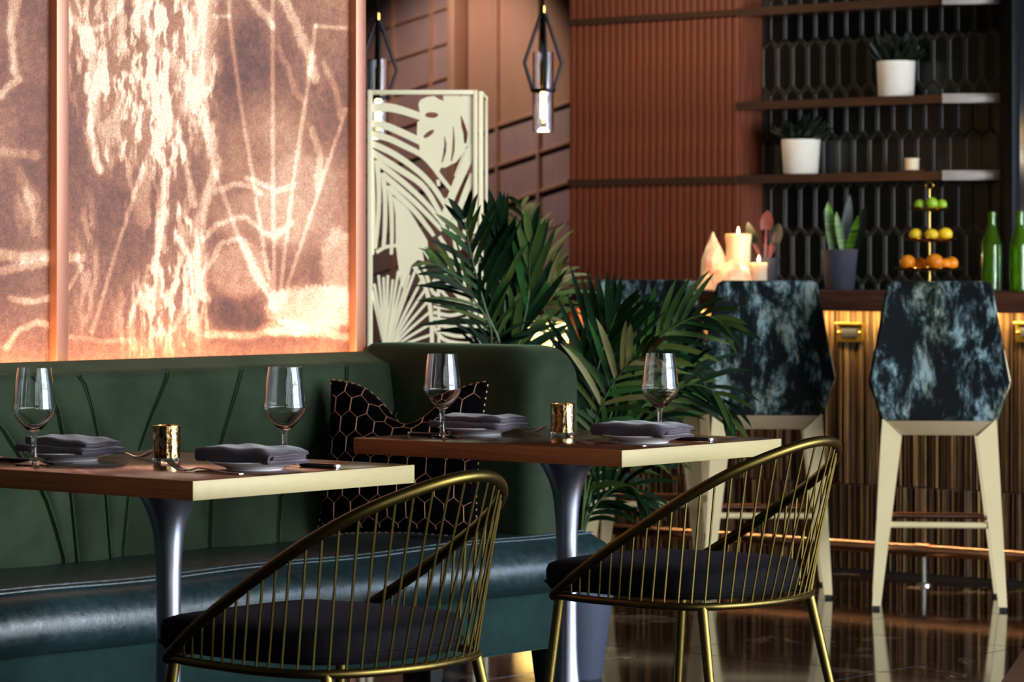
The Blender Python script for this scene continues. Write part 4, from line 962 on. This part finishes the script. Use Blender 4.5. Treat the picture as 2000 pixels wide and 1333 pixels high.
l = bpy.data.lights.new('salt_glow', 'POINT'); l.energy = .9; l.color = (1, .66, .36); l.shadow_soft_size = .04; lo = bpy.data.objects.new('salt_glow', l); COL.objects.link(lo); p = on_bar(1400, 9.98); lo.location = (p[0], p[1], BZ+.14)
# folded menu / tray behind the left stool
p = on_bar(1292, 10.05); tr = thing('wooden_tray', 'shallow tan wooden tray on the bar behind the palm', 'tray', p, 0)
MB().box((-.14,-.08,0),(.14,.08,.008)).build('base', 'paper_tan', tr, bevel=.002)
for a, b in (((-.14,-.08),(.14,-.074)),((-.14,.074),(.14,.08)),((-.14,-.074),(-.134,.074)),((.134,-.074),(.14,.074))): MB().box((*a,.0),(*b,.03)).build('rim', 'paper_tan', tr, bevel=.001)
def pot(parent, r0, r1, h, mat):
    MB().lathe([(r0*.92,0),(r0,.006),(r1,h-.003),(r1,h),(r1-.006,h),(r1-.01,h-.02),(.001,h-.02)], 36, cap=(True,True)).build('pot', mat, parent, angle=50)
def blade(parent, base, top, width, mat, bend=(0,0,0), n=8, twist=0):
    base, top, bend = Vector(base), Vector(top), Vector(bend); a_, b_, c_ = [], [], []
    for i in range(n):
        q = i/(n-1); p = base.lerp(top, q)+bend*math.sin(math.pi*q*.5)**2; wd = width*.5*math.sin(math.pi*min(1,.25+.75*q))**.6*(1 if i < n-1 else .08)
        ang = TH+twist; sd = Vector((math.cos(ang), math.sin(ang), 0))
        a_.append(p+sd*wd); b_.append(p-sd*wd); c_.append(p+Vector((math.sin(ang),-math.cos(ang),0))*-.25*wd)
    MB().grid([list(r) for r in zip(a_, c_, b_)]).build('leaf', mat, parent, angle=80)
def plant(label, loc, r0, r1, h, potmat, leaves, grp):
    t = thing('potted_plant', label, 'plant', loc, 0, grp); pot(t, r0, r1, h, potmat)
    for lf in leaves(h): blade(t, *lf)
    return t
def tuft(n, r, ht, wd, mat, seed, spread=1.0):
    def g(h):
        rr = random.Random(seed); out = []
        for i in range(n):
            a = rr.uniform(0, 6.28); q = math.sqrt(rr.random()); rad = r*spread*q
            out.append(((.35*r*q*math.cos(a), .35*r*q*math.sin(a), h-.022), (rad*math.cos(a), min(.055, rad*math.sin(a)), h+ht*rr.uniform(.5,1)*(1-.35*q)), wd, mat, (.02*math.cos(a), 0, -.02*q), 8, rr.uniform(-1,1)))
        return out
    return g
kk = unit(11.33, 1560)
def on_shelf(u, z, y=11.318): p = PY(u, 0, y); return (p.x, p.y, z+.0003)
plant('white ribbed pot with dark succulent on the lowest shelf', on_shelf(1564, ZL), 34*kk, 38*kk, 68*kk, 'stone_pot_white', tuft(70, 62*kk, 62*kk, .028, 'succulent_dark', 1), 'white pots on the shelves')
plant('white ribbed pot with dark leafy plant on the middle shelf', on_shelf(1750, ZM), 34*kk, 37*kk, 68*kk, 'stone_pot_white', tuft(70, 56*kk, 76*kk, .030, 'succulent_dark', 2), 'white pots on the shelves')
q = on_shelf(1781, ZL); cs = thing('candle_saucer', 'small brown saucer under the shelf candle', 'saucer', q)
MB().lathe([(.03,0),(.055,.006),(.056,.008),(.03,.003),(.001,.003)], 28).build('dish', 'copper_frame', cs)
candle('small white unlit candle on the lowest shelf', (q[0], q[1], q[2]+.0031), 13.5*kk, 25*kk, 'shelf candle', False)
kb = unit(10.25, 1560)
def snake(h):
    return [((-.02,0,h-.022),(-.045,0,h+.185),.048,'snake_leaf',(-.01,0,0),9,0), ((.02,.0,h-.022),(.012,-.01,h+.145),.035,'snake_leaf',(-.02,0,0),9,.2), ((.03,.01,h-.022),(.075,.0,h+.13),.035,'snake_leaf',(.01,0,0),9,-.3),
            ((0,.03,h-.022),(.02,.04,h+.21),.05,'succulent_dark',(0,0,0),9,.3), ((-.03,.03,h-.022),(-.09,.03,h+.16),.05,'succulent_dark',(0,0,0),9,.3), ((.04,.03,h-.022),(.1,.03,h+.17),.05,'succulent_dark',(0,0,0),9,-.3)]
plant('slate pot of upright green snake plant left of the fruit stand', on_bar(1640, 10.26), 28*kb, 35*kb, 78*kb, 'pot_slate', snake, 'slate pots on the bar')
def redp(h):
    out = []; rr = random.Random(4)
    for i in range(9):
        a = rr.uniform(0,6.28); rad = rr.uniform(.03,.09)
        out.append(((.01*math.cos(a),.01*math.sin(a),h-.022),(rad*math.cos(a),rad*math.sin(a),h+rr.uniform(.05,.15)),.007,'red_stem',(0,0,0),6,0))
        out.append(((rad*.8*math.cos(a),rad*.8*math.sin(a),h+rr.uniform(.04,.09)),(rad*1.25*math.cos(a),rad*1.25*math.sin(a),h+rr.uniform(.11,.17)),.05,rr.choice(['succulent_dark','succulent_dark','red_leaf']),(0,0,-.02),7,rr.uniform(-.8,.8)))
    out.append(((0,-.005,h-.022),(.008,-.01,h+.13),.008,'red_stem',(0,0,0),6,0)); out.append(((.008,-.01,h+.11),(.016,-.012,h+.185),.05,'red_leaf',(0,0,0),7,0))
    return out
plant('slate pot of red-stemmed rubber plant behind the lit candles', on_bar(1496, 10.29), 22*kb, 26*kb, 62*kb, 'pot_slate', redp, 'slate pots on the bar')
# three tier fruit stand
fs_l = on_bar(1815, 10.16); fk = unit(10.16, 1815); fz = lambda v: CH-(v-HZ)*fk*FPX/FPX-BZ
fst = thing('fruit_stand', 'three-tier brass fruit stand on the bar', 'fruit stand', fs_l)
MB().tube([(0,0,.004),(0,0,fz(368))], .004, 10).build('rod', 'brass_bright', fst)
MB().tube([(.016*math.cos(a), .0, fz(362)+.013*math.sin(a)) for a in np.linspace(0,2*math.pi,16,endpoint=False)], .0035, 8, closed=True).build('ring_handle', 'brass_bright', fst)
MB().lathe([(.05,0),(.05,.004),(.02,.012),(.005,.03)], 24).build('foot', 'brass_bright', fst)
tiers = {}
for v, r in ((412, 39), (472, 51), (529, 66)):
    r *= fk; z = fz(v); rows = []
    for q, dz in ((.02,0),(.5,.001),(.85,.004),(1,.012),(1.01,.010),(.85,.001),(.5,-.002),(.02,-.003)):
        rows.append([(r*q*(1+.035*math.cos(12*a)*(q > .8))*math.cos(a), r*q*(1+.035*math.cos(12*a)*(q > .8))*math.sin(a), z+dz+(.003*math.cos(12*a) if q > .9 else 0)) for a in np.linspace(0,2*math.pi,48,endpoint=False)])
    MB().grid(rows, True).build('tray', 'brass_bright', fst, angle=60); tiers[v] = (z, r)
def fruit(kind, label, v, u, rpx, dy, grp, mat, sq=(1,1,1)):
    z, r = tiers[v]; rr = rpx*fk; dx = (u-1815)*fk
    loc = Vector((fs_l[0], fs_l[1], fs_l[2]))+Vector((CT*dx-ST*dy, ST*dx+CT*dy, z+.0018+.0075*max(0, (math.hypot(dx, dy)+.3*rr)/r-.55)))
    t = thing(kind, label, kind, loc, TH, grp)
    MB().ball((0,0,rr*sq[2]), rr, 20, 12, sq).build('flesh', mat, t); MB().lathe([(rr*.16,0),(rr*.12,rr*.06),(.0005,rr*.05)], 8, (0,0,rr*sq[2]*1.98)).build('stem_scar', 'palm_stem', t)
fruit('lime', 'green lime at the left of the top tier', 412, 1795, 10.5, -.012, 'limes', 'lime_skin'); fruit('lime', 'yellowish lime in the middle of the top tier', 412, 1817, 12.5, -.038, 'limes', 'lime_skin'); fruit('lime', 'small bright lime at the right of the top tier', 412, 1839, 10.5, -.005, 'limes', 'lime_skin')
fruit('lemon', 'lemon at the left of the middle tier', 472, 1786, 13, -.03, 'lemons', 'lemon_skin', (1,1,.9)); fruit('lemon', 'lemon in the middle of the middle tier', 472, 1815, 13, -.06, 'lemons', 'lemon_skin', (1.05,1,.88)); fruit('lemon', 'lemon at the right of the middle tier', 472, 1844, 14, -.03, 'lemons', 'lemon_skin', (1.03,1,.9))
for i, (u, r, dy, w_) in enumerate(((1771, 15.5, -.03, 'orange at the left end of the bottom tier'), (1797, 13, .0, 'small orange half hidden left of the middle of the bottom tier'), (1820, 17, -.075, 'largest orange in the middle of the bottom tier'), (1843, 12.5, -.035, 'orange just right of the largest one on the bottom tier'), (1858, 14, .005, 'deep orange fruit at the right end of the bottom tier'))):
    fruit('orange', w_, 529, u, r, dy, 'oranges', 'orange_skin', (1,1,.93))
def bottle(label, u, y):
    loc = on_bar(u, y); b = y/(CT+ST*(u-1000)/FPX)/FPX
    t = thing('wine_bottle', label, 'bottle', loc, 0, 'green bottles on the bar')
    o_ = cr([(.032,0,0),(.0365,0,.004),(.0372,0,.02),(.0372,0,.15),(.034,0,.178),(.022,0,.21),(.0155,0,.235),(.0142,0,.27),(.0142,0,.285)], 4)
    i_ = cr([(.0115,0,.285),(.0118,0,.24),(.019,0,.209),(.031,0,.177),(.0342,0,.15),(.0342,0,.02),(.028,0,.008),(.001,0,.014)], 4)
    MB().lathe([(p.x,p.z) for p in o_]+[(p.x,p.z) for p in i_], 32).build('body', 'bottle_glass', t, angle=60)
    MB().lathe([(.0143,.268),(.0162,.270),(.0162,.280),(.0143,.282)], 24, closed=True).build('lip', 'bottle_glass', t)
bottle('green glass bottle standing on the bar right of the fruit stand', 1937, 9.93)
bottle('green glass bottle cut off by the right edge of the picture', 1992, 9.93)
